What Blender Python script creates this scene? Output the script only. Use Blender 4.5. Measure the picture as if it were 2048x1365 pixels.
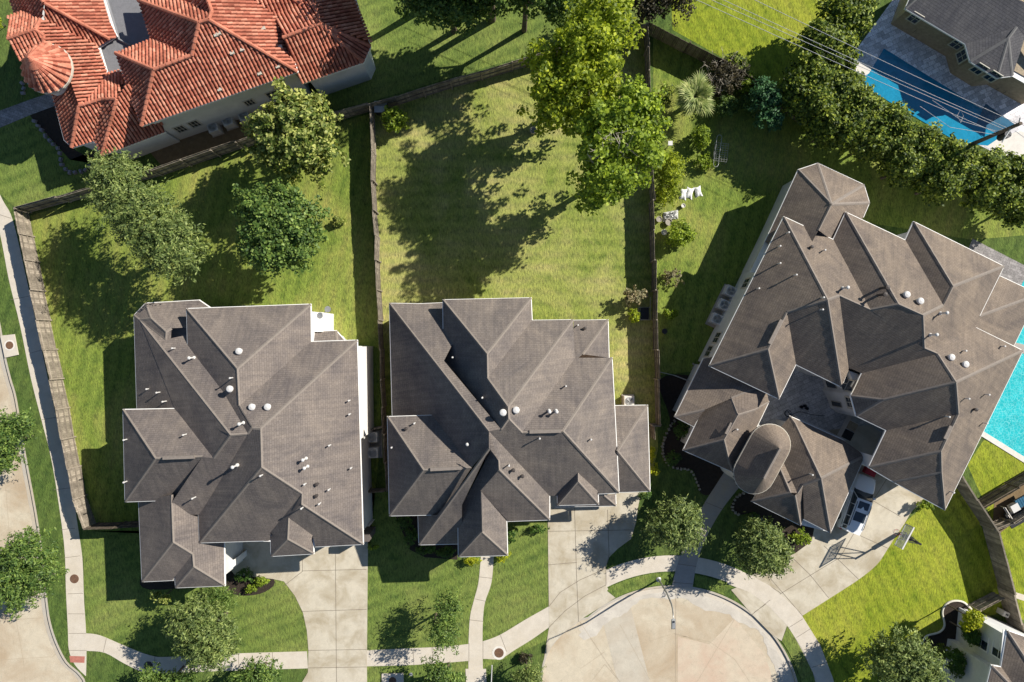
import bpy, bmesh, math, random
import numpy as np
from mathutils import Vector
from mathutils.geometry import tessellate_polygon
PI=math.pi
scene=bpy.context.scene
for o in list(bpy.data.objects): bpy.data.objects.remove(o)
# ---------------------------------------------------------------- camera / sun / sky / exposure
H=57.0; S=25.0                      # camera height (m), photo pixels per metre on the ground
cd=bpy.data.cameras.new("camera"); cam=bpy.data.objects.new("camera",cd); scene.collection.objects.link(cam)
cam.location=(0,0,H); cam.rotation_euler=(0,0,0)
cd.sensor_width=36; cd.lens=H*S/2048*36; cd.clip_end=5000; cd.clip_start=0.5
scene.camera=cam
SUN_EL=math.radians(37.5); SUN_AZ=math.radians(30.5)      # azimuth counter-clockwise from +x
w=bpy.data.worlds.new("World"); scene.world=w; w.use_nodes=True
nt=w.node_tree; nt.nodes.clear()
sky=nt.nodes.new("ShaderNodeTexSky"); sky.sky_type='NISHITA'; sky.sun_disc=False
sky.sun_elevation=SUN_EL; sky.sun_rotation=PI/2-SUN_AZ; sky.air_density=1.0; sky.dust_density=0.1; sky.ozone_density=3.0
bg=nt.nodes.new("ShaderNodeBackground"); bg.inputs[1].default_value=0.064
wo=nt.nodes.new("ShaderNodeOutputWorld"); nt.links.new(sky.outputs[0],bg.inputs[0]); nt.links.new(bg.outputs[0],wo.inputs[0])
sd=bpy.data.lights.new("sun",'SUN'); sd.energy=5.0; sd.angle=math.radians(0.5); sd.color=(1.0,0.95,0.86)
so=bpy.data.objects.new("sun",sd); scene.collection.objects.link(so)
sdir=Vector((math.cos(SUN_EL)*math.cos(SUN_AZ),math.cos(SUN_EL)*math.sin(SUN_AZ),math.sin(SUN_EL)))
so.rotation_euler=sdir.to_track_quat('Z','Y').to_euler(); so.location=(60,40,60)
vs=scene.view_settings; vs.view_transform='Standard'; vs.look='None'; vs.gamma=1; vs.exposure=0.52
# ---------------------------------------------------------------- helpers
def W(px,py,z=0.0):
    s=(1-z/H)/S
    return ((px-1024)*s,(682.5-py)*s,z)
COL=scene.collection
def lum(c,k): return tuple(min(1,max(0,x*k)) for x in c)
class NT:
    def __init__(s,name):
        s.m=bpy.data.materials.new(name); s.m.use_nodes=True; s.t=s.m.node_tree; s.t.nodes.clear()
        s.out=s.n('OutputMaterial')
    def n(s,typ,**kw):
        nd=s.t.nodes.new('ShaderNode'+typ)
        for k,v in kw.items():
            if k[0]=='i' and k[1:].isdigit(): nd.inputs[int(k[1:])].default_value=v
            elif k.startswith('in_'): nd.inputs[k[3:].replace('_',' ')].default_value=v
            else: setattr(nd,k,v)
        return nd
    def l(s,a,b): s.t.links.new(a,b)
    def ramp(s,fac,stops,interp='LINEAR'):
        r=s.n('ValToRGB'); r.color_ramp.interpolation=interp; e=r.color_ramp.elements
        while len(e)<len(stops): e.new(0.5)
        for i,(p,c) in enumerate(stops):
            e[i].position=p; e[i].color=(*c,1) if len(c)==3 else c
        if fac: s.l(fac,r.inputs[0])
        return r.outputs[0]
    def noise(s,vec,scale,detail=3,rough=0.55,dist=0):
        nd=s.n('TexNoise'); nd.inputs['Scale'].default_value=scale; nd.inputs['Detail'].default_value=detail
        nd.inputs['Roughness'].default_value=rough; nd.inputs['Distortion'].default_value=dist
        if vec: s.l(vec,nd.inputs['Vector'])
        return nd.outputs[0]
    def mix(s,fac,a,b,mode='MIX'):
        nd=s.n('Mix',data_type='RGBA',blend_type=mode)
        for v,i in ((fac,0),(a,6),(b,7)):
            if hasattr(v,'is_linked'): s.l(v,nd.inputs[i])
            elif i==0: nd.inputs[0].default_value=v
            else: nd.inputs[i].default_value=(*v,1)
        return nd.outputs[2]
    def math(s,op,a,b=0.0,c=None):
        nd=s.n('Math',operation=op)
        for i,v in enumerate((a,b,c)):
            if v is None: continue
            if hasattr(v,'is_linked'): s.l(v,nd.inputs[i])
            else: nd.inputs[i].default_value=v
        return nd.outputs[0]
    def bump(s,h,dist,strength=1.0,prev=None):
        b=s.n('Bump'); b.inputs['Distance'].default_value=dist; b.inputs['Strength'].default_value=strength
        s.l(h,b.inputs['Height'])
        if prev: s.l(prev,b.inputs['Normal'])
        return b.outputs[0]
    def bsdf(s,col,rough=0.9,metal=0.0,spec=0.3,normal=None,**kw):
        p=s.n('BsdfPrincipled')
        if hasattr(col,'is_linked'): s.l(col,p.inputs['Base Color'])
        else: p.inputs['Base Color'].default_value=(*col,1)
        if hasattr(rough,'is_linked'): s.l(rough,p.inputs['Roughness'])
        else: p.inputs['Roughness'].default_value=rough
        p.inputs['Metallic'].default_value=metal; p.inputs['Specular IOR Level'].default_value=spec
        for k,v in kw.items(): p.inputs[k.replace('_',' ')].default_value=v
        if normal: s.l(normal,p.inputs['Normal'])
        return p
    def done(s,sh):
        s.l(sh.outputs[0] if hasattr(sh,'outputs') else sh,s.out.inputs[0]); return s.m
def coords(N,kind='Object'):
    if kind=='world':
        return N.n('NewGeometry').outputs['Position']
    return N.n('TexCoord').outputs[kind]
def mapping(N,vec,rot=0,scale=(1,1,1)):
    m=N.n('Mapping'); m.inputs['Rotation'].default_value=(0,0,rot); m.inputs['Scale'].default_value=scale
    N.l(vec,m.inputs[0]); return m.outputs[0]
def simple(name,c,rough=0.7,metal=0.0,var=0.12,scale=3.0,spec=0.3,bump=0.0,fine=0.0):
    N=NT(name); p=coords(N,'world'); n=N.noise(p,scale,4)
    col=N.ramp(n,[(0.3,lum(c,1-var)),(0.7,lum(c,1+var))])
    if fine:
        f=N.noise(p,scale*14,2); col=N.mix(fine,col,N.ramp(f,[(0.3,lum(c,.55)),(0.7,lum(c,1.4))]))
    nm=N.bump(N.noise(p,scale*10,3),bump) if bump else None
    return N.done(N.bsdf(col,rough,metal,spec,nm))
def grass(name,g1,g2,dry,dryamt=0.5,stripe=None,dark=0.55,contrast=1.0):
    """lawn: clumps, blades, dry patches, mowing lines"""
    N=NT(name); p=coords(N,'world')
    big=N.noise(p,0.16,4,0.6,0.6); mid=N.noise(p,1.1,5,0.65,0.4)
    el=mapping(N,p,0.5,(1.0,0.35,1)); fine=N.noise(el,9,4,0.7); blade=N.noise(mapping(N,p,-0.4,(0.5,1.3,1)),22,3,0.7)
    a=N.ramp(mid,[(0.32,g1),(0.68,g2)])
    dm=N.math('MULTIPLY',N.ramp(big,[(0.5-0.10*dryamt,(0,0,0)),(0.66,(1,1,1))]),min(1,dryamt*1.3))
    a=N.mix(dm,a,dry)
    d2=N.ramp(N.noise(p,0.55,5,0.7,0.8),[(0.56,(0,0,0)),(0.72,(1,1,1))])
    a=N.mix(N.math('MULTIPLY',d2,0.5*dryamt),a,dry)
    d3=N.noise(mapping(N,p,0.2,(1,0.6,1)),3.2,4,0.7,0.5); a=N.mix(1.0,a,N.ramp(d3,[(.34,(.72,.76,.80)),(.66,(1.25,1.22,1.1))]),'MULTIPLY')
    if stripe is not None:
        wv=N.n('TexWave',wave_type='BANDS',bands_direction='X'); wv.inputs['Scale'].default_value=0.32; wv.inputs['Distortion'].default_value=1.6
        wv.inputs['Detail'].default_value=2; wv.inputs['Detail Scale'].default_value=0.6
        N.l(mapping(N,p,stripe),wv.inputs[0])
        a=N.mix(N.math('MULTIPLY',wv.outputs[1],0.42),a,lum(g2,1.35))
    f=N.ramp(fine,[(0.30,(dark*.9,)*3),(0.5,(1,)*3),(0.75,(1.0+.45*contrast,1.0+.42*contrast,1+.25*contrast))])
    a=N.mix(1.0,a,f,'MULTIPLY')
    b=N.ramp(blade,[(0.3,(0.72,)*3),(0.7,(1.22,1.22,1.1))])
    a=N.mix(1.0,a,b,'MULTIPLY')
    nm=N.bump(fine,0.05,0.9); nm=N.bump(blade,0.025,0.8,nm)
    return N.done(N.bsdf(a,0.9,0,0.12,nm))
def concrete(name,c,stain=0.25,warm=(0.50,0.40,0.27),scale=0.35,rot=0):
    N=NT(name); p=coords(N,'world')
    big=N.noise(p,scale,5,0.62,0.5); mid=N.noise(p,1.7,5,0.65); fine=N.noise(p,38,2)
    a=N.ramp(mid,[(0.3,lum(c,0.92)),(0.7,lum(c,1.07))])
    a=N.mix(N.math('MULTIPLY',N.ramp(big,[(0.42,(0,0,0)),(0.68,(1,1,1))]),stain*2),a,warm)
    sp=N.ramp(N.noise(p,2.6,6,0.75,0.9),[(0.54,(0,0,0)),(0.72,(1,1,1))])
    a=N.mix(N.math('MULTIPLY',sp,stain),a,lum(c,0.6))
    a=N.mix(1.0,a,N.ramp(fine,[(0.3,(0.88,)*3),(0.7,(1.1,)*3)]),'MULTIPLY')
    return N.done(N.bsdf(a,0.88,0,0.25,N.bump(fine,0.006,0.6)))
def shingle(name,c,warm=0.0,row=0.165,strength=1.0):
    """asphalt shingles in UV metres: u along the eave, v up the slope"""
    N=NT(name); uv=N.n('UVMap').outputs[0]; p=coords(N,'world')
    br=N.n('TexBrick',offset=0.37,offset_frequency=2,squash=1.0)
    for k,v in (('Scale',1.0),('Mortar Size',0.018),('Mortar Smooth',0.25),('Bias',0.0),('Brick Width',0.31),('Row Height',row)): br.inputs[k].default_value=v
    br.inputs['Color1'].default_value=(*lum(c,0.92),1); br.inputs['Color2'].default_value=(*lum(c,1.08),1); br.inputs['Mortar'].default_value=(*lum(c,0.76),1)  # thin dark lines: tab joints, with the course-step shadow painted in
    N.l(uv,br.inputs[0])
    big=N.noise(p,0.33,6,0.68,0.8); st=N.noise(mapping(N,uv,0,(3.0,0.28,1)),1.3,4,0.6); fine=N.noise(p,26,3,0.7)
    a=N.mix(1.0,br.outputs[0],N.ramp(big,[(0.34,(0.74,0.74,0.77)),(0.66,(1.22,1.18,1.11))]),'MULTIPLY')
    a=N.mix(1.0,a,N.ramp(st,[(0.32,(0.84,0.84,0.85)),(0.70,(1.16,1.14,1.10))]),'MULTIPLY')
    a=N.mix(1.0,a,N.ramp(fine,[(0.28,(0.76,)*3),(0.72,(1.22,)*3)]),'MULTIPLY')
    # saw-tooth height: every course steps down on the one below
    sx=N.n('SeparateXYZ'); N.l(uv,sx.inputs[0])
    fr=N.math('FRACT',N.math('DIVIDE',sx.outputs[1],row))
    h=N.math('SUBTRACT',1.0,fr)
    nm=N.bump(h,0.009*strength,0.8); nm=N.bump(fine,0.012,0.7,nm)
    return N.done(N.bsdf(a,0.92,0,0.15,nm))
def leaf(name,c1,c2,c3,trans=0.25):
    N=NT(name); g=N.n('NewGeometry'); r=g.outputs['Random Per Island']
    col=N.ramp(r,[(0.0,c1),(0.45,c2),(1.0,c3)])
    tip=N.noise(g.outputs['Position'],0.9,3)
    col=N.mix(1.0,col,N.ramp(tip,[(0.32,(0.70,0.74,0.72)),(0.68,(1.28,1.22,1.05))]),'MULTIPLY')
    p=N.bsdf(col,0.55,0,0.30)
    tr=N.n('BsdfTranslucent'); N.l(N.mix(1.0,col,(1.5,1.45,0.75),'MULTIPLY'),tr.inputs[0])
    mx=N.n('MixShader'); mx.inputs[0].default_value=trans; N.l(p.outputs[0],mx.inputs[1]); N.l(tr.outputs[0],mx.inputs[2])
    return N.done(mx.outputs[0])
# ---------------------------------------------------------------- object helpers
def props(o,label=None,cat=None,group=None,kind=None):
    if label: o['label']=label
    if cat: o['category']=cat
    if group: o['group']=group
    if kind: o['kind']=kind
    return o
def thing(name,label,cat,loc=(0,0,0),group=None,rz=0):
    o=bpy.data.objects.new(name,None); COL.objects.link(o); o.location=loc; o.rotation_euler=(0,0,rz); o.empty_display_size=0.3
    return props(o,label,cat,group)
def wloc(o):
    v=Vector((0,0,0))
    while o is not None: v+=Vector(o.location); o=o.parent
    return v
class MB:
    def __init__(s): s.v=[]; s.f=[]; s.uv=None
    def add(s,vs,fs):
        b=len(s.v); s.v+= [tuple(x) for x in vs]; s.f+=[tuple(i+b for i in f) for f in fs]; return s
    def poly(s,pts): return s.add(pts,[tuple(range(len(pts)))])
    def box(s,c,d,rz=0,tilt=None,taper=1.0):
        cx,cy,cz=c; x,y,z=d[0]/2,d[1]/2,d[2]/2; ca,sa=math.cos(rz),math.sin(rz); vs=[]
        for k,(sx,sy,sz) in enumerate([(-1,-1,-1),(1,-1,-1),(1,1,-1),(-1,1,-1),(-1,-1,1),(1,-1,1),(1,1,1),(-1,1,1)]):
            t=taper if sz>0 else 1; px,py=sx*x*t,sy*y*t
            vs.append((cx+px*ca-py*sa,cy+px*sa+py*ca,cz+sz*z))
        return s.add(vs,[(3,2,1,0),(4,5,6,7),(0,1,5,4),(1,2,6,5),(2,3,7,6),(3,0,4,7)])
    def tube(s,pts,r,n=8,cap=True,r2=None):
        pts=[Vector(p) for p in pts]; rr=r if isinstance(r,(list,tuple)) else [r]*len(pts); rings=[]
        for i,p in enumerate(pts):
            t=(pts[min(i+1,len(pts)-1)]-pts[max(i-1,0)]).normalized()
            a=Vector((0,0,1)) if abs(t.z)<0.9 else Vector((1,0,0)); u=t.cross(a).normalized(); v=t.cross(u)
            rings.append([p+(u*math.cos(2*PI*k/n)+v*math.sin(2*PI*k/n))*rr[i] for k in range(n)])
        vs=[q for R in rings for q in R]; fs=[]
        for i in range(len(pts)-1):
            for k in range(n): fs.append((i*n+k,i*n+(k+1)%n,(i+1)*n+(k+1)%n,(i+1)*n+k))
        if cap: fs.append(tuple(range(n))[::-1]); fs.append(tuple((len(pts)-1)*n+k for k in range(n)))
        return s.add(vs,fs)
    def lathe(s,c,prof,n=16,sx=1,sy=1):
        vs=[]; fs=[]
        for r,z in prof: vs+=[(c[0]+r*sx*math.cos(2*PI*k/n),c[1]+r*sy*math.sin(2*PI*k/n),c[2]+z) for k in range(n)]
        for i in range(len(prof)-1):
            for k in range(n): fs.append((i*n+k,i*n+(k+1)%n,(i+1)*n+(k+1)%n,(i+1)*n+k))
        fs.append(tuple(range(n))[::-1]); fs.append(tuple((len(prof)-1)*n+k for k in range(n)))
        return s.add(vs,fs)
    def prism(s,pts,z0,z1,top=True,bot=False):
        n=len(pts)
        if area(pts)<0: pts=pts[::-1]
        lo=[(p[0],p[1],z0) for p in pts]; hi=[(p[0],p[1],z1) for p in pts]
        b=len(s.v); s.v+=lo+hi
        for i in range(n): s.f.append((b+i,b+(i+1)%n,b+n+(i+1)%n,b+n+i))
        tri=tessellate_polygon([[Vector(p) for p in hi]])
        for t in tri:
            a_,b_,c_=[hi[i] for i in t]
            cr=(b_[0]-a_[0])*(c_[1]-a_[1])-(b_[1]-a_[1])*(c_[0]-a_[0])
            if abs(cr)<1e-9: continue
            t=t if cr>0 else t[::-1]
            if top: s.f.append(tuple(b+n+i for i in t))
            if bot: s.f.append(tuple(b+i for i in t[::-1]))
        return s
    def build(s,name,mat,parent=None,smooth=False,local=False):
        off=Vector((0,0,0)) if (local or parent is None) else wloc(parent)
        me=bpy.data.meshes.new(name)
        me.from_pydata([(v[0]-off.x,v[1]-off.y,v[2]-off.z) for v in s.v],[],s.f)
        if smooth: me.polygons.foreach_set('use_smooth',[True]*len(me.polygons))
        me.materials.append(mat); me.update()
        o=bpy.data.objects.new(name,me); COL.objects.link(o)
        if parent: o.parent=parent
        return o
def area(p): return 0.5*sum(p[i][0]*p[(i+1)%len(p)][1]-p[(i+1)%len(p)][0]*p[i][1] for i in range(len(p)))
def inset(pts,d):
    pts=[Vector((p[0],p[1])) for p in pts]
    if area(pts)<0: pts=pts[::-1]
    n=len(pts); out=[]
    for i in range(n):
        a,b,c=pts[i-1],pts[i],pts[(i+1)%n]
        e1=(b-a).normalized(); e2=(c-b).normalized(); n1=Vector((-e1.y,e1.x)); n2=Vector((-e2.y,e2.x))
        m=n1+n2
        if m.length<1e-6: out.append(tuple(b+n1*d)); continue
        m.normalize(); out.append(tuple(b+m*(d/max(0.4,m.dot(n1)))))
    return out
def dup(root,loc=None,rz=None,label=None,group=None,scale=None):
    r=root.copy(); COL.objects.link(r)
    if loc is not None: r.location=loc
    if rz is not None: r.rotation_euler=(0,0,rz)
    if scale: r.scale=scale
    if label: r['label']=label
    if group: r['group']=group
    for ch in root.children:
        c=ch.copy(); COL.objects.link(c); c.parent=r
        for g in ch.children:
            d=g.copy(); COL.objects.link(d); d.parent=c
    return r
def cr(pts,n=6,closed=False):
    """Catmull-Rom through pixel points"""
    P=[Vector(p) for p in pts]; out=[]; m=len(P)
    rng=range(m if closed else m-1)
    for i in rng:
        p0=P[(i-1)%m] if closed or i>0 else P[0]; p1=P[i]; p2=P[(i+1)%m]; p3=P[(i+2)%m] if closed or i+2<m else P[-1]
        for k in range(n):
            t=k/n; out.append(tuple(0.5*((2*p1)+(p2-p0)*t+(2*p0-5*p1+4*p2-p3)*t*t+(3*p1-p0-3*p2+p3)*t**3)))
    if not closed: out.append(tuple(P[-1]))
    return out
# ---------------------------------------------------------------- materials
M={}
M['lawn']=grass('lawn_grass',(0.050,0.090,0.025),(0.092,0.138,0.034),(0.17,0.19,0.065),0.35,stripe=0.3)
M['lawn_front']=grass('front_lawn_grass',(0.085,0.133,0.034),(0.150,0.197,0.048),(0.25,0.26,0.09),0.4,stripe=1.2)
M['lawn_yellow']=grass('dry_lawn_grass',(0.135,0.188,0.040),(0.235,0.268,0.066),(0.40,0.355,0.16),1.0,stripe=1.57)
M['lawn_bright']=grass('bright_lawn_grass',(0.130,0.188,0.018),(0.240,0.275,0.028),(0.34,0.33,0.06),0.5,stripe=-0.5)
M['lawn_yard']=grass('yard_lawn_grass',(0.100,0.155,0.032),(0.180,0.230,0.046),(0.30,0.29,0.09),0.65,stripe=0.2)
M['field']=grass('ground_grass',(0.06,0.11,0.016),(0.10,0.16,0.022),(0.2,0.2,0.05),0.4)
M['street']=concrete('street_concrete',(0.545,0.475,0.36),0.5,(0.42,0.325,0.22),0.25)
M['street_grey']=concrete('grey_patch_concrete',(0.50,0.45,0.365),0.4,(0.45,0.38,0.29),0.5)
M['street_pink']=concrete('pinkish_patch_concrete',(0.55,0.465,0.35),0.5,(0.52,0.38,0.28),0.3)
M['street_pale']=concrete('pale_scaled_concrete',(0.50,0.455,0.39),0.5,(0.60,0.55,0.47),0.8)
M['walk']=concrete('sidewalk_concrete',(0.58,0.52,0.435),0.22,(0.50,0.43,0.33),0.8)
M['drive']=concrete('driveway_concrete',(0.54,0.485,0.385),0.5,(0.38,0.32,0.225),0.6)
M['joint']=simple('joint_dark',(0.17,0.14,0.11),0.95)
M['joint_light']=simple('joint_faint',(0.42,0.345,0.25),0.95)
M['kerb']=concrete('kerb_concrete',(0.44,0.40,0.34),0.3)
M['walk_old']=concrete('old_walkway_concrete',(0.38,0.35,0.32),0.3)
M['soil']=simple('bed_soil',(0.045,0.033,0.025),0.98,var=.5,scale=5,bump=.05,fine=.6)
M['dirt']=simple('bare_dirt',(0.20,0.14,0.075),0.98,var=.3,scale=2.5,bump=.02,fine=.4)
M['shingle1']=shingle('brown_shingle',(0.180,0.157,0.145))
M['shingle2']=shingle('grey_brown_shingle',(0.186,0.163,0.149))
M['shingle3']=shingle('tan_shingle',(0.200,0.166,0.139),strength=1.25)
M['shingle4']=shingle('slate_grey_shingle',(0.115,0.115,0.125),row=.2)
M['ridge']=simple('ridge_cap_shingle',(0.225,0.192,0.165),0.92,var=.2,scale=6,fine=.5)
M['ridge_dark']=simple('slate_ridge_cap',(0.17,0.165,0.16),0.92,var=.2,scale=6,fine=.5)
M['white']=simple('white_paint',(0.80,0.78,0.74),0.55,var=.06,scale=4)
M['stucco']=simple('white_stucco',(0.62,0.61,0.59),0.9,var=.10,scale=1.1,bump=.004,fine=.12)
M['brick']=simple('pale_brick',(0.42,0.34,0.27),0.9,var=.25,scale=5,fine=.35)
M['stonewall']=simple('tan_stone_wall',(0.36,0.29,0.20),0.9,var=.3,scale=4,bump=.02,fine=.4)
M['glass']=simple('window_glass',(0.025,0.035,0.045),0.08,spec=0.8,var=.2)
M['frame']=simple('window_frame_tan',(0.50,0.46,0.38),0.6,var=.08)
M['vent_white']=simple('white_vent_metal',(0.62,0.60,0.57),0.5,var=.05,scale=8)
M['vent_dark']=simple('dark_vent_metal',(0.06,0.05,0.045),0.6,var=.2)
M['metal_grey']=simple('grey_galvanised_metal',(0.42,0.42,0.41),0.45,0.5,var=.15)
M['metal_dark']=simple('dark_metal',(0.035,0.035,0.038),0.5,0.3,var=.2)
M['rust']=simple('rusty_iron',(0.16,0.085,0.05),0.85,var=.35,scale=8,fine=.4)
M['trunk']=simple('tree_bark',(0.13,0.10,0.075),0.95,var=.35,scale=5,bump=.03)
M['twig']=simple('dead_twig_bark',(0.42,0.37,0.30),0.95,var=.3,scale=5)
def woodm(name,c):
    N=NT(name); p=coords(N,'world'); g=N.n('NewGeometry').outputs['Random Per Island']
    n=N.noise(p,3,4); st=N.noise(mapping(N,p,0,(6,6,0.7)),4,3,.7)
    col=N.ramp(g,[(0,lum(c,.65)),(.5,c),(1,lum(c,1.35))])
    col=N.mix(1.0,col,N.ramp(n,[(.3,(.75,)*3),(.7,(1.2,)*3)]),'MULTIPLY'); col=N.mix(1.0,col,N.ramp(st,[(.35,(.75,)*3),(.65,(1.15,)*3)]),'MULTIPLY')
    return N.done(N.bsdf(col,.95,0,.1,N.bump(st,.01)))
M['fence']=woodm('weathered_fence_wood',(0.25,0.215,0.17))
M['fence_warm']=woodm('warm_fence_wood',(0.30,0.255,0.20))
M['fence_dark']=woodm('dark_fence_wood',(0.13,0.105,0.08))
def tile():
    N=NT('clay_barrel_tile'); p=coords(N,'world'); g=N.n('NewGeometry').outputs['Random Per Island']
    col=N.ramp(g,[(0,(0.37,0.115,0.072)),(.5,(0.51,0.180,0.112)),(1,(0.62,0.28,0.185))])
    col=N.mix(1.0,col,N.ramp(N.noise(p,.7,6,.7,.6),[(.34,(.66,.62,.60)),(.66,(1.18,1.18,1.18))]),'MULTIPLY')
    col=N.mix(1.0,col,N.ramp(N.noise(p,14,3,.7),[(.3,(.8,)*3),(.7,(1.15,)*3)]),'MULTIPLY')
    return N.done(N.bsdf(col,.8,0,.25))
M['tile']=tile()
M['tile_under']=simple('tile_underlay',(0.16,0.045,0.028),0.9,var=.3,scale=4)
M['flat_roof']=simple('grey_flat_roof',(0.19,0.19,0.20),0.95,var=.12,scale=2,fine=.5)
def pavers(name,c,sc=1.0,rot=-.45,v=.3):
    N=NT(name); p=mapping(N,coords(N,'world'),rot)
    br=N.n('TexBrick',offset=.5); 
    for k,vv in (('Scale',sc),('Mortar Size',0.012),('Brick Width',0.6),('Row Height',0.35)): br.inputs[k].default_value=vv
    br.inputs['Color1'].default_value=(*lum(c,1-v),1); br.inputs['Color2'].default_value=(*lum(c,1+v),1); br.inputs['Mortar'].default_value=(*lum(c,.45),1)
    N.l(p,br.inputs[0]); pw=coords(N,'world')
    col=N.mix(1.0,br.outputs[0],N.ramp(N.noise(pw,1.2,5,.7),[(.3,(.75,)*3),(.7,(1.25,)*3)]),'MULTIPLY')
    col=N.mix(1.0,col,N.ramp(N.noise(pw,11,3,.7),[(.3,(.7,)*3),(.7,(1.3,)*3)]),'MULTIPLY')
    return N.done(N.bsdf(col,.85,0,.2))
M['paver_grey']=pavers('grey_stone_pavers',(0.76,0.73,0.74))
M['paver_court']=pavers('courtyard_pavers',(0.52,0.51,0.50),1.0,-.45,.12)
M['paver_path']=pavers('path_pavers',(0.27,0.25,0.24),1.6,.35,.2)
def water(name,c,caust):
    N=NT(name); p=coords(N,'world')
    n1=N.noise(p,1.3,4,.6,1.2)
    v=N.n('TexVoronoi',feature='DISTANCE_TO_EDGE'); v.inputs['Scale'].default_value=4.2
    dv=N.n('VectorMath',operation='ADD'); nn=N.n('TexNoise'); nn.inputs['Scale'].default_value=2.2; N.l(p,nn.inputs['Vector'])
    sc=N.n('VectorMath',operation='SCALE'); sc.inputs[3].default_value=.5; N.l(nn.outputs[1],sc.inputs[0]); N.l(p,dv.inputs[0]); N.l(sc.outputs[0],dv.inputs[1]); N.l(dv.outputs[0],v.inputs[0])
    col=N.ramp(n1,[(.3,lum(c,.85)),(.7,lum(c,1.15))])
    cm=N.math('MULTIPLY',N.ramp(v.outputs[0],[(0.0,(1,1,1)),(.09,(0,0,0))]),caust)  # caustic light lines painted into the water colour
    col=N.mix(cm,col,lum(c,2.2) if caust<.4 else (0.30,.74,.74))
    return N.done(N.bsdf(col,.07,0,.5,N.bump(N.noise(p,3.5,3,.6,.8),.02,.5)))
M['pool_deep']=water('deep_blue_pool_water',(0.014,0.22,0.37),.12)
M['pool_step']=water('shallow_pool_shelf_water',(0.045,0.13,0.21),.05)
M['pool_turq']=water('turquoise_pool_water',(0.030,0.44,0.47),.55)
M['coping']=simple('pale_stone_coping',(0.66,0.62,0.56),.8,var=.1,scale=3,fine=.2)
M['gravel']=simple('grey_gravel',(0.30,0.28,0.30),.95,var=.5,scale=6,bump=.05,fine=.7)
M['stone']=simple('pale_edging_stone',(0.34,0.31,0.26),.9,var=.3,scale=6,bump=.02,fine=.3)
M['wcurb']=simple('cream_bed_edging',(0.66,0.62,0.54),.8,var=.1,scale=4)
M['red']=simple('faded_red_paint',(0.38,0.02,0.03),.5,var=.2)
M['terracotta']=simple('terracotta_ceramic',(0.45,0.26,0.15),.8,var=.15)
M['tarp']=simple('grey_tarp',(0.46,0.46,0.45),.7,var=.25,scale=4)
M['bag']=simple('white_woven_bag',(0.80,0.79,0.77),.7,var=.08,scale=9,fine=.1)
M['red_paver']=simple('red_tactile_paving',(0.42,0.16,0.12),.9,var=.15,scale=6)
M['lf_oak']=leaf('oak_leaves',(0.060,0.095,0.028),(0.130,0.185,0.052),(0.32,0.38,0.13),.25)
M['lf_oak2']=leaf('dark_oak_leaves',(0.036,0.078,0.018),(0.090,0.160,0.034),(0.24,0.33,0.08),.25)
M['lf_mag']=leaf('glossy_yellow_green_leaves',(0.055,0.095,0.014),(0.15,0.200,0.035),(0.50,0.52,0.17),.25)
M['lf_bright']=leaf('bright_lime_leaves',(0.10,0.150,0.012),(0.24,0.310,0.020),(0.50,0.56,0.05),.4)
M['lf_mid']=leaf('mid_green_leaves',(0.08,0.135,0.014),(0.19,0.275,0.024),(0.42,0.52,0.06),.38)
M['lf_hedge']=leaf('olive_hedge_leaves',(0.028,0.055,0.008),(0.085,0.135,0.016),(0.36,0.42,0.06),.25)
M['lf_blue']=leaf('cool_green_leaves',(0.020,0.070,0.025),(0.045,0.125,0.050),(0.10,0.22,0.09),.2)
M['lf_dark']=leaf('dark_reddish_leaves',(0.020,0.020,0.012),(0.045,0.040,0.022),(0.09,0.075,0.04),.2)
M['lf_shrub']=leaf('clipped_shrub_leaves',(0.030,0.075,0.012),(0.060,0.130,0.020),(0.12,0.20,0.04),.2)
M['lf_pink']=leaf('pinkish_shrub_leaves',(0.12,0.12,0.06),(0.24,0.23,0.12),(0.45,0.36,0.24),.25)
M['lf_palm']=leaf('palm_fronds',(0.12,0.17,0.04),(0.25,0.31,0.09),(0.46,0.48,0.21),.2)
M['lf_chart']=leaf('chartreuse_shrub_leaves',(0.20,0.25,0.008),(0.34,0.39,0.012),(0.50,0.50,0.03),.25)
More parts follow.
